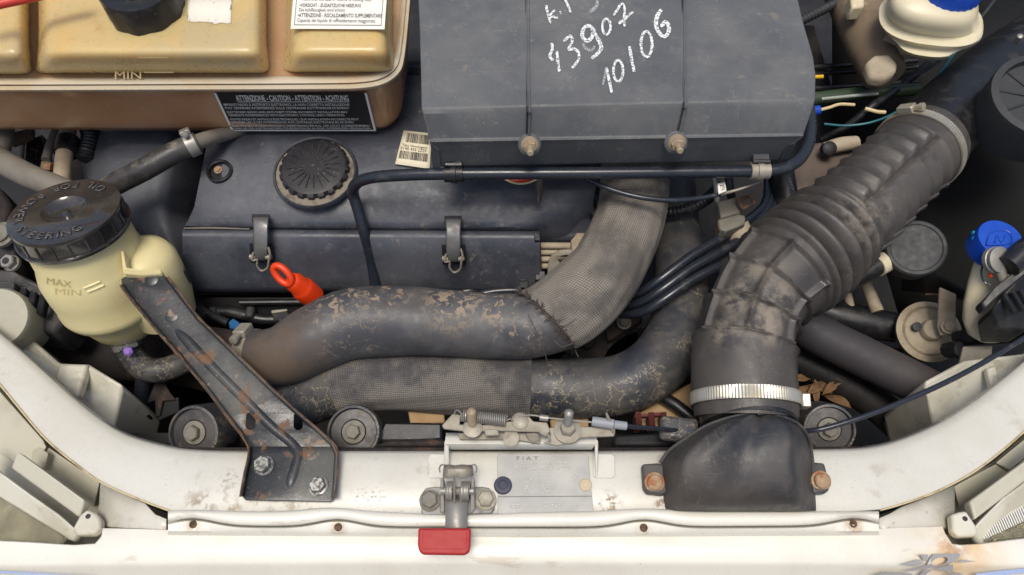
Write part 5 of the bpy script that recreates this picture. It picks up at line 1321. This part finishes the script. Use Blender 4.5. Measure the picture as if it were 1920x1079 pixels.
# ---- bits in the gap left of the upper hose ------------------------------------------------
bp = thing('blue_plug', 'small blue plug on a dark wire behind the diagonal bracket', 'plug', P(435, 605, -.09))
prism('plug_body', [(428, 604), (437, 597), (450, 606), (447, 618), (430, 616)], .012, mat('blue_dark', L((24, 96, 150)), .45), bp, z=-.07)
wire('plug_wire', [(360, 565, -.07, 6), (395, 590, -.072, 7), (428, 606, -.074, 8)], satin_black, bp, seg=10)
sclp = thing('edge_clip', 'small black metal clip left of the dipstick', 'clip', P(525, 590, -.08))
prism('clip_face', [(505, 584), (512, 578), (536, 578), (543, 588), (541, 604), (514, 602)], .012, satin_black, sclp, z=-.062, bevel=.002)
prism('clip_lip', [(508, 582), (538, 579), (539, 583), (509, 588)], .002, zinc_dull, sclp, z=-.0605)
wire('black_plug_lead', [(338, 505, .0, 9), (345, 530, -.02, 11), (350, 560, -.045, 10), (380, 590, -.07, 8)], gloss_black, None, seg=14, label='black lead dropping between reservoir and rocker cover', cat='lead')

# ---- fuel injection pipes and lifting eye to the right of the cover ---------------------------
ij = thing('injector_pipes', 'four stacked beige injector pipes right of the rocker cover', 'pipes', P(1045, 485, -.06))
for i, y in enumerate((461, 473, 486, 499)):
    wire('pipe', [(1004, y, -.018 - .008 * i, 6.2), (1040, y, -.018 - .008 * i, 6.2), (1080, y + 1, -.018 - .008 * i, 6.2), (1110, y + 6, -.024 - .008 * i, 6.2)], beige_dirty, ij, seg=12)
prism('pipe_block', [(1070, 450, -.004), (1078, 442, -.002), (1080, 436, -.002), (1098, 436, -.002), (1098, 442, -.002), (1108, 450, -.004), (1104, 474, -.012), (1092, 478, -.012), (1074, 476, -.012)], .012, beige_dirty, ij, bevel=.0015)
lathe('block_hole', [(.003, -.001), (.003, .0006), (.0005, .0007)], P(1089, 467, -.009), (0, 0, 1), print_black, ij, seg=12)
le_ = thing('lifting_eye', 'grey steel lifting eye beside the woven hose sleeve', 'lifting eye', P(1055, 510, -.05))
eye = [(1026, 524), (1028, 495), (1034, 480), (1048, 471), (1068, 469), (1084, 474), (1092, 486), (1086, 502), (1070, 516), (1060, 526)]
plate('eye_plate', eye, [[(1062 + 16 * math.cos(t), 488 + 9 * math.sin(t)) for t in [2 * math.pi * i / 18 for i in range(18)]]], lambda x, y: -.008 - (y - 470) * .0005, .004, zinc_dull, le_)
pc = thing('plug_bracket', 'black ledge under the lifting eye', 'ledge', P(1040, 530, -.06))
prism('ledge_plate', [(1002, 526, -.045), (1110, 524, -.045), (1100, 545, -.055), (1002, 545, -.055)], .02, satin_black, pc, bevel=.002)
prism('ledge_knob', [(1004, 508, -.035), (1022, 508, -.035), (1024, 526, -.04), (1003, 526, -.04)], .012, gloss_black, pc, bevel=.001)

# ---- three slim black fuel lines --------------------------------------------------------------
for i, (o1, lab) in enumerate(((0, 'upper'), (1, 'middle'), (2, 'lower'))):
    d = i * 21
    wire('fuel_line', [(1442 + i * 10, 330, -.01, 9), (1434 + i * 10, 385, -.005, 9.5), (1376 + i * 10, 432 + d * .9, .004, 9.2), (1300, 478 + d * 1.1, .006, 9.2), (1238, 524 + d, -.002, 9), (1196, 550 + d * .9, -.02, 8.5), (1150, 562 + d * .6, -.045, 8), (1080, 548 + d * .5, -.062, 7.5), (1000, 536 + d * .5, -.06, 7.5), (930, 534 + d * .6, -.06, 7.5), (868, 548 + d * .6, -.062, 7.5)], pipe_black, None, seg=12, label=f'{lab} of three slim black fuel lines behind the woven sleeve', cat='fuel line')
fc = thing('line_clip', 'small grey clip holding the fuel lines under the rocker cover', 'clip', P(982, 540, -.07))
box('clip_block', P(982, 533, -.050), .0095, .014, .010, drum_grey, fc, bevel=.001)
box('clip_post', P(981, 524, -.046), .0085, .007, .006, drum_grey, fc, bevel=.001)

# ---- thin sagging cable below the air box -----------------------------------------------------
tc_ = thing('sagging_cable', 'thin black cable sagging below the air box pipe', 'cable', P(1240, 370, .05))
tube('cable_jacket', Path([(1085, 328, .075, 4.2), (1110, 340, .075, 4.5), (1150, 357, .075, 5), (1200, 370, .075, 5.2), (1260, 376, .073, 5.2), (1310, 372, .07, 4.8), (1350, 365, .07, 4.0)], 8), pipe_black, tc_, seg=12)
tube('bare_end', Path([(1350, 365, .07, 3), (1390, 354, .072, 2.5), (1428, 340, .075, 2.2)], 6), zinc_dull, tc_, seg=8)
q = (P(1347, 365, .076), P(1362, 359, .076), P(1359, 341, .078), P(1345, 345, .078))
tg = quad_sheet('white_tag', q, paper_white, tc_, .0004, solid=.0004)
vs, fs = text_box('T28', .25, .8, .2, .8, q, .001); link('print', vs, fs, print_black, tg)
hw = thing('hanging_wires', 'red and white wires hanging below the air box pipe', 'wires', P(975, 340, .03))
wire('red_wire', [(935, 325, .07, 4), (960, 338, .068, 4), (985, 338, .068, 4), (1006, 330, .07, 4)], red_wire, hw, seg=8)
wire('white_wire', [(935, 330, .07, 2), (962, 343, .068, 2), (985, 344, .068, 2), (1006, 337, .07, 2)], cream_wire, hw, seg=8)
tp = thing('torn_tape', 'dirty torn tape strip hanging below the air box pipe', 'tape', P(1010, 360, .03))
rows = [[P(1003, 330, .066), P(1009, 330, .067), P(1019, 330, .066)], [P(1003, 345, .058), P(1010, 346, .060), P(1018, 344, .058)], [P(1005, 362, .050), P(1011, 365, .051), P(1019, 360, .050)], [P(1004, 376, .044), P(1010, 380, .044), P(1014, 374, .044)], [P(1007, 379, .043), P(1010, 382, .043), P(1012, 379, .043)]]
loft('strip', rows, mat('tape_brown', L((92, 80, 74)), .9, bump=.5, bscale=300), tp, solid=.0006)

# corrugated conduits
def conduit(ctrl, label, m=satin_black):
    pth = Path(ctrl, 40)
    return tube('conduit', pth, m, None, seg=16, mod=lambda r, k, a, l: r * (1 + .07 * math.sin(l * 2 * math.pi / .0042)), label=label, cat='conduit')
conduit([(1095, 335, .02, 9), (1108, 380, .005, 9), (1118, 420, -.005, 9), (1115, 460, -.02, 9)], 'slim ribbed conduit between rocker cover and woven sleeve')
conduit([(1225, 398, -.01, 11), (1265, 398, -.005, 11), (1300, 388, .0, 11), (1330, 370, .0, 11), (1350, 350, .0, 11)], 'ribbed black conduit right of the woven sleeve')
conduit([(1500, 40, .02, 9), (1540, 20, .03, 9), (1590, -5, .04, 9), (1640, -30, .05, 9)], 'grey ribbed conduit at the top beside the air box', drum_grey)
conduit([(765, 150, .01, 22), (800, 150, .01, 22), (840, 150, .01, 22)], 'dark ribbed hose between the tank and the air box')
sr = thing('slotted_rail', 'dark slotted rail between the tank and the air box', 'rail', P(780, 190, -.02))
prism('rail_face', [(755, 165, .005), (800, 165, .005), (800, 200, -.01), (755, 200, -.01)], .01, dark_dirt, sr)
prism('slot', [(768, 174, .0045), (786, 174, .0045), (786, 180, .003), (768, 180, .003)], .002, print_black, sr, bevel=0)

# ---- corroded connector ---------------------------------------------------------------------
cn = thing('corroded_connector', 'corroded metal connector beside the ribbed duct', 'connector', P(1385, 400, .0))
wire('connector_stub', [(1380, 425, .005, 24), (1390, 445, .0, 24), (1402, 468, -.005, 25)], beige_dirty, cn, seg=20)
prism('hex_collar', [(1346, 412), (1385, 400), (1398, 405), (1398, 420), (1362, 434), (1350, 430)], .016, dirty_bolt, cn, z=.022, bevel=.0015)
prism('connector_body', [(1345, 378), (1390, 366), (1396, 390), (1390, 398), (1352, 408)], .016, grey_pipe_mat, cn, z=.026, bevel=.002)
plate('wire_clip', [(1378, 372), (1412, 362), (1418, 382), (1392, 394)], [[(1394, 374), (1408, 370), (1411, 380), (1398, 384)]], .034, .002, rust_edge, cn)
prism('rust_tab', [(1344, 415), (1352, 412), (1356, 432), (1348, 432)], .006, rust_edge, cn, z=.02)
wire('connector_stalk', [(1345, 378, .02, 6), (1343, 355, .03, 5), (1338, 332, .04, 5)], steel, cn, seg=10)
wire('connector_stalk', [(1372, 372, .02, 8), (1368, 350, .03, 8), (1366, 325, .04, 8)], satin_black, cn, seg=10)
wh = thing('lettered_hose', 'dark rubber hose with white lettering beside the ribbed duct', 'hose', P(1480, 350, -.03))
lhp = Path([(1462, 310, .0, 24), (1468, 345, .0, 24), (1474, 385, -.005, 24), (1480, 420, -.01, 24)], 6)
tube('rubber', lhp, satin_black, wh, seg=24)
q = (P(1492, 335, .026), P(1494, 372, .022), P(1480, 373, .024), P(1474, 335, .028))
vs, fs = text_box('ALORI', .0, 1.0, .1, .55, (P(1494, 375, .0225), P(1482, 335, .0255), P(1472, 337, .0255), P(1484, 377, .0225)), .0022)
link('print', vs, fs, print_grey, wh)
pm = thing('pump_casting', 'brown dusty pump casting behind the ribbed duct', 'pump', P(1540, 300, -.05))
prism('casting', [(1480, 300, .0), (1530, 265, .0), (1610, 258, .0), (1640, 290, .0), (1560, 370, .0), (1500, 430, .0), (1475, 380, .0)], .05, mat('casting_brown', L((92, 80, 70)), .7, layers=[dict(col=L((60, 52, 46)), scale=24, lo=.45, hi=.7, amt=.7)], bump=.3), pm, bevel=.006, bseg=3)
wire('casting_pipe', [(1545, 280, .01, 12), (1575, 272, .012, 14), (1605, 268, .01, 13)], beige_dirty, pm, seg=14)
lathe('green_cap', [(.008, -.004), (.008, .004), (.005, .006)], P(1553, 280, .016), (0, -.5, 1), deep_black, pm, seg=16)

# ================================================================== UPPER RIGHT CORNER
bm_ = thing('brake_cylinder', 'dusty beige brake master cylinder, upper right', 'cylinder', P(1640, 110, -.02))
bpth = Path([(1585, -40, .03, 46), (1612, 30, .03, 45), (1635, 85, .03, 44), (1652, 128, .03, 40), (1658, 140, .03, 38)], 8)
tube('barrel', bpth, mat('casting_tan', L((122, 106, 86)), .8, layers=[dict(col=L((84, 72, 58)), scale=20, lo=.45, hi=.65, amt=.7), dict(col=L((186, 168, 128)), scale=50, lo=.6, hi=.7, amt=.6)], bump=.3), bm_, seg=36)
prism('end_face', [(1622, 118, .052), (1640, 102, .056), (1668, 100, .056), (1685, 118, .054), (1682, 134, .05), (1660, 150, .046), (1632, 146, .046)], .014, beige_dirty, bm_, bevel=.004, bseg=3)
wire('filler_neck', [(1665, 60, .055, 30), (1690, 80, .05, 26), (1700, 105, .045, 20)], beige_dirty, bm_, seg=20)
br_ = thing('brake_reservoir', 'milky white brake fluid reservoir with a big blue cap', 'reservoir', P(1740, 80, .05))
def obl(cx, cy, rx, ry, z, tilt=0, n=40, p=2.6):
    out = []
    for i in range(n):
        t = 2 * math.pi * i / n; c, s_ = math.cos(t), math.sin(t)
        x = abs(c) ** (2 / p) * (1 if c >= 0 else -1) * rx; y = abs(s_) ** (2 / p) * (1 if s_ >= 0 else -1) * ry
        out.append(P(cx + x, cy + y + x * tilt, z))
    return out
rows = [obl(1736, 82, 30, 16, .05, .12), obl(1737, 82, 50, 30, .052, .12), obl(1737, 74, 58, 37, .062, .12), obl(1738, 64, 62, 42, .078, .12), obl(1741, 54, 78, 44, .079, .12), obl(1745, 46, 94, 46, .080, .12), obl(1746, 42, 98, 47, .083, .12), obl(1746, 38, 98, 47, .089, .12), obl(1747, 33, 92, 44, .0905, .12), obl(1748, 28, 86, 41, .091, .12), obl(1751, 6, 84, 43, .11, .12), obl(1756, -12, 76, 40, .12, .12), obl(1758, -20, 30, 14, .122, .12)]
loft('body', rows, white_plastic, br_, closed=True, sharp=70)
p = P(1794, -36, .135)
lathe('blue_cap', [(.026, -.024), (.031, -.022), (.031, .0), (.029, .003), (.004, .004)], p, (0, -.05, 1), blue_plastic, br_, seg=96, mod=lambda r, h, t, i: (r * (1 + .012 * (1 if math.cos(26 * t) > 0 else -1)) if i in (1, 2) else r, h))
prism('side_boss', [(1594, -12), (1622, -14), (1622, 12), (1598, 14)], .02, white_plastic, br_, z=.075, bevel=.003)

wire('green_tube', [(1500, 190, .0, 13), (1560, 182, .0, 13), (1650, 172, .0, 12), (1720, 168, .0, 12)], green_pipe, None, seg=16, label='dark green pipe right of the air box', cat='pipe')
wire('white_tube', [(1540, 186, .012, 3), (1600, 180, .012, 3), (1646, 176, .012, 3)], mat('grey_line', L((150, 156, 146)), .4), None, seg=8, label='thin pale line lying on the dark green pipe', cat='line')
wire('teal_wire', [(1545, 233, .0, 2.4), (1590, 236, .0, 2.4), (1640, 228, .005, 2.4), (1690, 205, .01, 2.4), (1740, 165, .015, 2.4), (1790, 100, .02, 2.4)], teal_wire, None, seg=8, label='thin teal wire looping above the ribbed duct', cat='wire')
wire('yellow_wire', [(1520, 145, .02, 3.6), (1543, 144, .02, 3.6)], yellow_wire, None, seg=8, label='short yellow wire end beside the air box', cat='wire')
cw = thing('cream_wire', 'cream wire leaving a blue connector beside the air box', 'wire', P(1560, 205, .0))
tube('wire_run', Path([(1532, 208, .02, 3), (1555, 202, .02, 3), (1575, 196, .02, 3), (1602, 197, .018, 3)], 6), cream_wire, cw, seg=8)
lathe('blue_connector', [(.002, -.006), (.0055, -.005), (.0055, .005), (.002, .006)], P(1528, 208, .02), (1, .2, 0), blue_plastic, cw, seg=14)
wire('cream_stub', [(1622, 204, .015, 3.6), (1645, 210, .015, 3.6), (1660, 211, .015, 3.6)], cream_wire, None, seg=8, label='short loose cream wire above the duct clamp', cat='wire')
wire('black_stay', [(1540, 262, -.03, 7), (1590, 236, -.01, 7), (1640, 196, .01, 7), (1690, 162, .0, 7), (1740, 120, -.03, 7)], satin_black, None, seg=12, label='black strap crossing below the brake cylinder', cat='strap')
wire('grey_line', [(1700, 150, .02, 3), (1760, 115, .03, 3), (1850, 20, .04, 3), (1880, -30, .04, 3)], drum_grey, None, seg=8, label='thin grey line right of the brake reservoir', cat='line')
for y_, zz in ((120, -.04), (132, -.05), (160, -.06)):
    wire('dark_line', [(1500, y_ + 8, zz, 5), (1600, y_ + 2, zz, 5), (1720, y_ - 6, zz, 5)], satin_black, None, seg=8, label={120: 'upper', 132: 'middle', 160: 'lower'}[y_] + ' black line crossing the dark gap under the brake cylinder', cat='line')

dr = thing('ribbed_drum', 'dark ribbed round housing at the right edge', 'housing', P(1940, 180, -.05))
dc = P(1958, 178, .085)
Rd = 92 * S(dc)
lathe('drum', [(Rd, -.05), (Rd * 1.02, -.004), (Rd, .0), (Rd * .86, .001), (Rd * .84, -.006), (Rd * .1, -.007)], dc, (-.1, -.15, 1), drum_grey, dr, seg=64, close=False, sharp=40)
for i in range(10):
    t = 2 * math.pi * i / 10
    a_, u_, w_ = frame((-.1, -.15, 1))
    d = u_ * math.cos(t) + w_ * math.sin(t)
    box('spoke', dc + d * Rd * .5 - a_ * .006, Rd * .75, .002, .003, drum_grey, dr, X=d, Z=a_)
lathe('stud', [(.003, -.01), (.003, .002), (.001, .003)], P(1912, 70, .09), (-.3, -.2, 1), steel, dr, seg=12)

# ================================================================== RIGHT SIDE
bc_ = thing('round_cover', 'flat round black rubber cap right of the ribbed duct', 'cap', P(1717, 470, -.08))
pc_ = P(1718, 465, -.02); Rc = 53 * S(pc_)
lathe('lid', [(Rc * .9, -.03), (Rc * .98, -.028), (Rc * 1.0, -.006), (Rc * 1.02, -.004), (Rc * 1.02, -.001), (Rc * .96, .0015), (Rc * .86, .0018), (Rc * .82, .0008), (Rc * .1, .0012)], pc_, (-.28, -.35, 1), drum_grey, bc_, seg=64, sharp=30)
nz = thing('black_nozzle', 'black hose stub with a white ring beside the round cap', 'hose', P(1620, 520, -.08))
tube('stub', Path([(1570, 540, -.05, 20), (1610, 518, -.045, 19), (1650, 496, -.04, 18)], 5), satin_black, nz, seg=22)
tube('white_ring', Path([(1644, 500, -.04, 20), (1660, 491, -.04, 20)], 3), white_plastic, nz, seg=24)
hn = thing('horn', 'dusty beige disc horn on a strap, right side', 'horn', P(1745, 625, -.16))
hc = P(1742, 622, -.10); Rh = 57 * S(hc); hax = V((-.12, -.25, 1)).normalized()
lathe('disc', [(Rh * .2, -.03), (Rh * .95, -.012), (Rh * 1.02, -.004), (Rh * 1.02, .0), (Rh * .86, .002), (Rh * .80, -.001), (Rh * .76, .0015), (Rh * .62, .003), (Rh * .36, .0035), (Rh * .34, .011), (Rh * .30, .013), (Rh * .02, .0135)], hc, hax, beige_dirty, hn, seg=64, sharp=40)
lathe('sound_hole', [(.005, -.001), (.005, .002), (.0005, .0022)], P(1719, 613, -.092), hax, print_black, hn, seg=16)
prism('strap', [(1762, 538, -.045), (1794, 552, -.045), (1792, 620, -.075), (1786, 630, -.078), (1764, 628, -.078), (1758, 612, -.075)], .003, beige_dirty, hn, bevel=.001)
bolt(hn, P(1778, 613, -.071), hax, .006, beige_dirty, h=.004)
hk = thing('black_plug', 'small black electrical plug below the horn', 'plug', P(1795, 655, -.1))
lathe('plug_body', [(.008, -.01), (.0095, .0), (.008, .008), (.003, .009)], P(1788, 656, -.062), (.3, -.4, 1), satin_black, hk, seg=8)
lathe('plug_body', [(.007, -.01), (.008, .0), (.006, .008), (.003, .009)], P(1808, 632, -.062), (.3, -.4, 1), satin_black, hk, seg=10)
prism('plug_tab', [(1795, 660, -.06), (1815, 662, -.06), (1818, 672, -.062), (1800, 670, -.062)], .006, satin_black, hk)
wire('air_hose', [(1470, 585, -.10, 36), (1530, 625, -.10, 37), (1610, 665, -.105, 38), (1690, 705, -.11, 38), (1770, 745, -.12, 38), (1850, 790, -.13, 38)], mat('matt_hose', L((58, 56, 60)), .65, layers=[dict(col=L((82, 72, 66)), scale=14, lo=.45, hi=.7, amt=.6)], bump=.15), None, seg=32, label='thick matt black hose running down to the right wing', cat='hose')
wire('lower_air_hose', [(1450, 655, -.16, 28), (1530, 690, -.16, 30), (1610, 735, -.165, 32), (1680, 790, -.18, 32), (1730, 850, -.2, 32)], deep_black, None, seg=28, label='second black hose lying below the thick matt one', cat='hose')
wire('dark_upper_hose', [(1530, 580, -.13, 30), (1600, 600, -.13, 30), (1680, 615, -.13, 28)], satin_black, None, seg=24, label='dark hose half hidden left of the horn', cat='hose')
cs = thing('casting_arm', 'pale metal arm in the dark gap above the horn', 'arm', P(1640, 570, -.15))
tube('arm_piece', Path([(1618, 520, -.10, 10), (1630, 548, -.105, 11), (1645, 585, -.11, 12)], 5), beige_dirty, cs, seg=14)
tube('arm_piece', Path([(1588, 545, -.11, 7), (1592, 565, -.115, 8), (1597, 592, -.12, 8)], 5), beige_dirty, cs, seg=12)
pn = thing('wing_flange', 'dark curved flange with a rusty edge above the horn', 'flange', P(1760, 560, -.1))
rows = [[P(1690, 470, -.06), P(1740, 500, -.05), P(1800, 540, -.045), P(1840, 565, -.045)], [P(1690, 545, -.09), P(1735, 550, -.08), P(1800, 562, -.07), P(1840, 580, -.065)]]
loft('flange_sheet', rows, deep_black, pn, solid=.002)
wire('rusty_rim', [(1735, 552, -.075, 2.2), (1760, 553, -.07, 2.2), (1800, 563, -.066, 2.2), (1835, 578, -.063, 2.2)], rust_edge, pn, seg=6)
prism('wing_tab', [(1806, 650, -.05), (1862, 648, -.05), (1860, 664, -.055), (1800, 700, -.06), (1796, 690, -.06)], .004, dirty_bolt, pn)

wb = thing('washer_bottle', 'milky white washer bottle with a blue cap, right edge', 'bottle', P(1860, 620, -.12))
def wr(cx, cy, rx, ry, z): return obl(cx, cy, rx, ry, z, 0, 36, 2.3)
rows = [wr(1858, 634, 26, 10, -.045), wr(1852, 620, 40, 16, -.040), wr(1850, 596, 46, 20, -.028), wr(1852, 566, 46, 22, -.012), wr(1858, 532, 44, 24, .004), wr(1868, 500, 44, 26, .016), wr(1874, 478, 42, 26, .024), wr(1876, 470, 42, 26, .03)]
loft('bottle_body', rows, white_plastic, wb, closed=True, sharp=70)
cp_ = P(1876, 448, .048); Rw = 42 * S(cp_); wax = (.0, -.05, 1)
wc = lathe('blue_cap', [(Rw * .9, -.024), (Rw * .98, -.022), (Rw, -.004), (Rw * .96, .0), (Rw * .1, .0012)], cp_, wax, blue_plastic, wb, seg=56)
wire('cap_emblem', [(1850, 460, .0495, 1.2), (1858, 436, .0495, 1.2), (1890, 434, .0495, 1.2), (1896, 456, .0495, 1.2), (1852, 460, .0495, 1.2)], blue_plastic, wc, seg=6, n=3)
wire('cap_emblem', [(1866, 455, .0495, 1.2), (1870, 441, .0495, 1.2), (1878, 455, .0495, 1.2), (1886, 440, .0495, 1.2)], blue_plastic, wc, seg=6, n=3)
for y_ in (437, 447):
    wire('cap_lug', [(1835, y_, .04, 4), (1823, y_, .04, 3.5)], cyan_plastic, wc, seg=8)
mc = thing('relay_connector', 'black multi-pin connector in front of the washer bottle', 'connector', P(1900, 560, -.05))
prism('connector_body', [(1862, 580, .022), (1878, 552, .03), (1908, 524, .04), (1960, 500, .04), (1965, 590, .005), (1920, 620, -.002), (1868, 618, -.004)], .03, satin_black, mc, bevel=.003)
prism('connector_rim', [(1838, 568, .03), (1866, 540, .04), (1905, 505, .048), (1925, 500, .048), (1925, 515, .046), (1872, 556, .036), (1848, 582, .028)], .012, satin_black, mc, bevel=.002)
for d_ in (0, 16, 30):
    prism('connector_rib', [(1882 + d_, 552 - d_ * .3, .037), (1888 + d_, 549 - d_ * .3, .037), (1908 + d_, 582 - d_ * .3, .022), (1902 + d_, 586 - d_ * .3, .022)], .006, satin_black, mc, bevel=.001)
lathe('metal_collar', [(.010, -.006), (.013, -.005), (.013, -.001), (.011, .0), (.0125, .001), (.0125, .004), (.006, .006)], P(1870, 488, .045), (.25, -.5, 1), steel, mc, seg=28)
tube('collar_stem', Path([(1872, 490, .045, 10), (1876, 510, .04, 10), (1880, 525, .036, 9)], 4), dirty_bolt, mc, seg=14)
tube('thin_lead', Path([(1845, 492, .03, 1.8), (1840, 510, .03, 1.8), (1845, 528, .03, 1.8), (1856, 534, .03, 1.8)], 6), pipe_black, mc, seg=6)
tube('orange_lead', Path([(1856, 505, .034, 2.6), (1858, 520, .034, 2.6)], 3), orange_plastic, mc, seg=8)
tube('large_knob', Path([(1890, 500, .05, 22), (1925, 470, .055, 24), (1965, 450, .055, 24)], 5), satin_black, mc, seg=20)

# dry leaves caught beside the scoop
random.seed(9)
for i in range(14):
    x = random.uniform(1500, 1575); y = random.uniform(708, 758); z = -.165 + random.uniform(0, .02)
    c = P(x, y, z); a = random.uniform(0, 6.28); Lf = random.uniform(.012, .024)
    X = V((math.cos(a), math.sin(a), random.uniform(-.3, .3))).normalized(); Y = V((-math.sin(a), math.cos(a), random.uniform(-.4, .4)))
    vs, fs = [], []
    for k in range(7):
        f = k / 6; w = math.sin(math.pi * min(1, f * 1.05 + .02)) * Lf * .32
        q_ = c + X * (f - .5) * 2 * Lf + V((0, 0, .004 * math.sin(f * 5)))
        vs += [q_ + Y * w + V((0, 0, .003)), q_, q_ - Y * w + V((0, 0, .003))]
        if k:
            o = 3 * k
            fs += [(o - 3, o - 2, o + 1, o), (o - 2, o - 1, o + 2, o + 1)]
    link('dry_leaf', vs, fs, leaf_brown, None, solid=.0004, label='curled brown dry leaf in the pile right of the air scoop', cat='leaf', group='dry leaves beside the scoop')

# ================================================================== LEFT EDGE
gp = thing('grey_pipe', 'grey metal pipe leading to the steering cap from the left edge', 'pipe', P(40, 330, -.02))
tube('pipe_run', Path([(-60, 255, .02, 22), (0, 300, .025, 23), (50, 328, .03, 23), (110, 352, .03, 22), (150, 366, .03, 20)], 8), grey_pipe_mat, gp, seg=24)
tube('upper_run', Path([(12, 240, .02, 14), (5, 270, .022, 16), (-8, 300, .025, 18)], 5), grey_pipe_mat, gp, seg=18)
vpipe = thing('beige_pipe', 'dusty beige upright pipe in a black clamp behind the steering cap', 'pipe', P(120, 300, -.06))
tube('pipe_run', Path([(130, 225, .0, 14), (126, 255, .0, 14.5), (121, 290, .0, 15), (117, 325, .0, 15), (115, 350, .0, 15)], 6), beige_dirty, vpipe, seg=22)
tube('black_clamp', Path([(128, 262, .0, 20), (124, 288, .0, 21)], 4), satin_black, vpipe, seg=24)
gpe = thing('angled_pipe', 'thin grey angled pipe beside the beige upright pipe', 'pipe', P(95, 290, -.06))
tube('pipe_run', Path([(108, 240, -.01, 8), (96, 268, -.01, 8), (86, 300, -.01, 8)], 5), grey_pipe_mat, gpe, seg=14)
lathe('rusty_nut', [(.003, -.004), (.007, -.003), (.007, .004), (.003, .005)], P(90, 312, -.005), (.2, .6, .5), rust_bolt, gpe, seg=6)
ol_ = thing('oily_bracket', 'oily black bracket in the gap at the left edge', 'bracket', P(55, 300, -.08))
prism('bracket_plate', [(45, 262, -.02), (80, 250, -.02), (86, 300, -.03), (74, 318, -.035), (42, 312, -.035)], .02, mat('oily_black', L((26, 24, 24)), .12, layers=[dict(col=L((120, 112, 100)), scale=260, lo=.6, hi=.66, amt=.6)], bump=1.0, bscale=350), ol_, bevel=.003)
prism('rusty_tab', [(12, 250, -.01), (62, 240, -.01), (60, 256, -.012), (22, 272, -.015)], .006, mat('rust_tab', L((88, 66, 42)), .8, layers=[dict(col=L((54, 44, 36)), scale=60, lo=.4, hi=.6)]), ol_)
prism('pale_web', [(36, 268, -.03), (44, 264, -.03), (38, 312, -.04), (30, 316, -.04)], .006, beige_dirty, ol_)
le2 = thing('relay_block', 'black relay block with hex bolts left of the yellow reservoir', 'block', P(25, 540, -.08))
prism('block_body', [(-60, 500, -.02), (20, 505, -.02), (52, 520, -.025), (95, 545, -.03), (122, 600, -.05), (100, 625, -.055), (40, 610, -.05), (-60, 590, -.045)], .05, black_plastic, le2, bevel=.004)
prism('grey_face', [(-60, 522, -.016), (28, 528, -.016), (20, 572, -.03), (-60, 575, -.03)], .01, drum_grey, le2, bevel=.002)
for d_ in (0, 18, 36):
    prism('block_rib', [(38 + d_, 535 + d_ * .4, -.014), (50 + d_, 540 + d_ * .4, -.016), (42 + d_, 580 + d_ * .3, -.032), (30 + d_, 576 + d_ * .3, -.03)], .01, satin_black, le2, bevel=.0015)
bolt(le2, P(22, 494, .0), (-.1, -.2, 1), .0078, steel, h=.008, flange=1.1)
lathe('socket', [(.0038, 0), (.0038, .0004), (.0005, .0005)], P(22, 494, .0) + V((-.001, -.002, .0082)), (-.1, -.2, 1), print_black, le2, seg=6)
bolt(le2, P(5, 440, .01), (-.1, -.2, 1), .010, dirty_bolt, h=.006, dome=True)
prism('upper_block', [(-60, 420, .005), (14, 425, .005), (30, 450, .0), (28, 490, -.01), (-60, 490, -.01)], .06, deep_black, le2, bevel=.004)
prism('side_webs', [(-60, 345, .0), (0, 350, .0), (20, 380, .0), (10, 420, .0), (-60, 420, .0)], .06, dark_dirt, le2, bevel=.004)
dp_ = thing('brown_pipe', 'wide dark brown pipe under the yellow reservoir', 'pipe', P(160, 660, -.2))
tube('pipe_run', Path([(20, 650, -.16, 60), (120, 655, -.16, 58), (220, 660, -.16, 55), (330, 670, -.16, 52), (420, 690, -.16, 50)], 6), dark_dirt, dp_, seg=28)
rb = thing('rusty_bracket', 'rust-brown torn bracket beside the upright dark hose', 'bracket', P(310, 740, -.16))
prism('bracket_plate', [(290, 720, -.12), (304, 708, -.115), (318, 735, -.12), (330, 750, -.125), (305, 752, -.125), (300, 780, -.135), (292, 782, -.135), (290, 750, -.125), (276, 756, -.125), (278, 748, -.125)], .004, dark_dirt, rb)
prism('dark_box', [(290, 755, -.13), (335, 745, -.125), (336, 772, -.135), (296, 790, -.14)], .03, deep_black, rb)
conduit([(165, 235, .0, 16), (170, 260, -.005, 16), (160, 300, -.01, 16)], 'black ribbed conduit behind the rocker cover edge, left')

# ---- half-hidden parts in the dark gap between the two hoses ---------------------------------
wire('heater_hose', [(1060, 700, -.12, 26), (1110, 650, -.12, 26), (1160, 610, -.125, 24), (1230, 590, -.13, 24)], hose_rubber_grey, None, seg=20, label='dim grey hose deep in the gap between the two intercooler hoses', cat='hose')
ab2 = thing('belt_tensioner', 'dim rusty tensioner deep between the intercooler hoses', 'tensioner', P(1130, 620, -.16))
lathe('wheel', [(.02, -.02), (.026, -.018), (.026, -.002), (.022, .0), (.010, .0), (.008, .004), (.001, .005)], P(1100, 640, -.10), (.1, -.3, 1), dark_dirt, ab2, seg=32)
prism('tension_arm', [(1130, 600, -.09), (1200, 580, -.09), (1206, 600, -.092), (1140, 640, -.095)], .01, dark_dirt, ab2, bevel=.002)
bolt(ab2, P(1170, 605, -.085), (0, -.2, 1), .006, dirty_bolt)
lm = thing('wiring_loom', 'taped black wiring loom in the gap left of the upper hose', 'loom', P(420, 580, -.1))
tube('loom_run', Path([(350, 600, -.09, 9), (420, 585, -.085, 10), (500, 600, -.09, 10), (580, 590, -.095, 10)], 8), satin_black, lm, seg=12, mod=lambda r, k, a, l: r * (1 + .05 * math.sin(400 * l)))
for k_ in (400, 470):
    box('tape_band', P(k_, 588, -.083), .010, .014, .012, drum_grey, lm, bevel=.003)
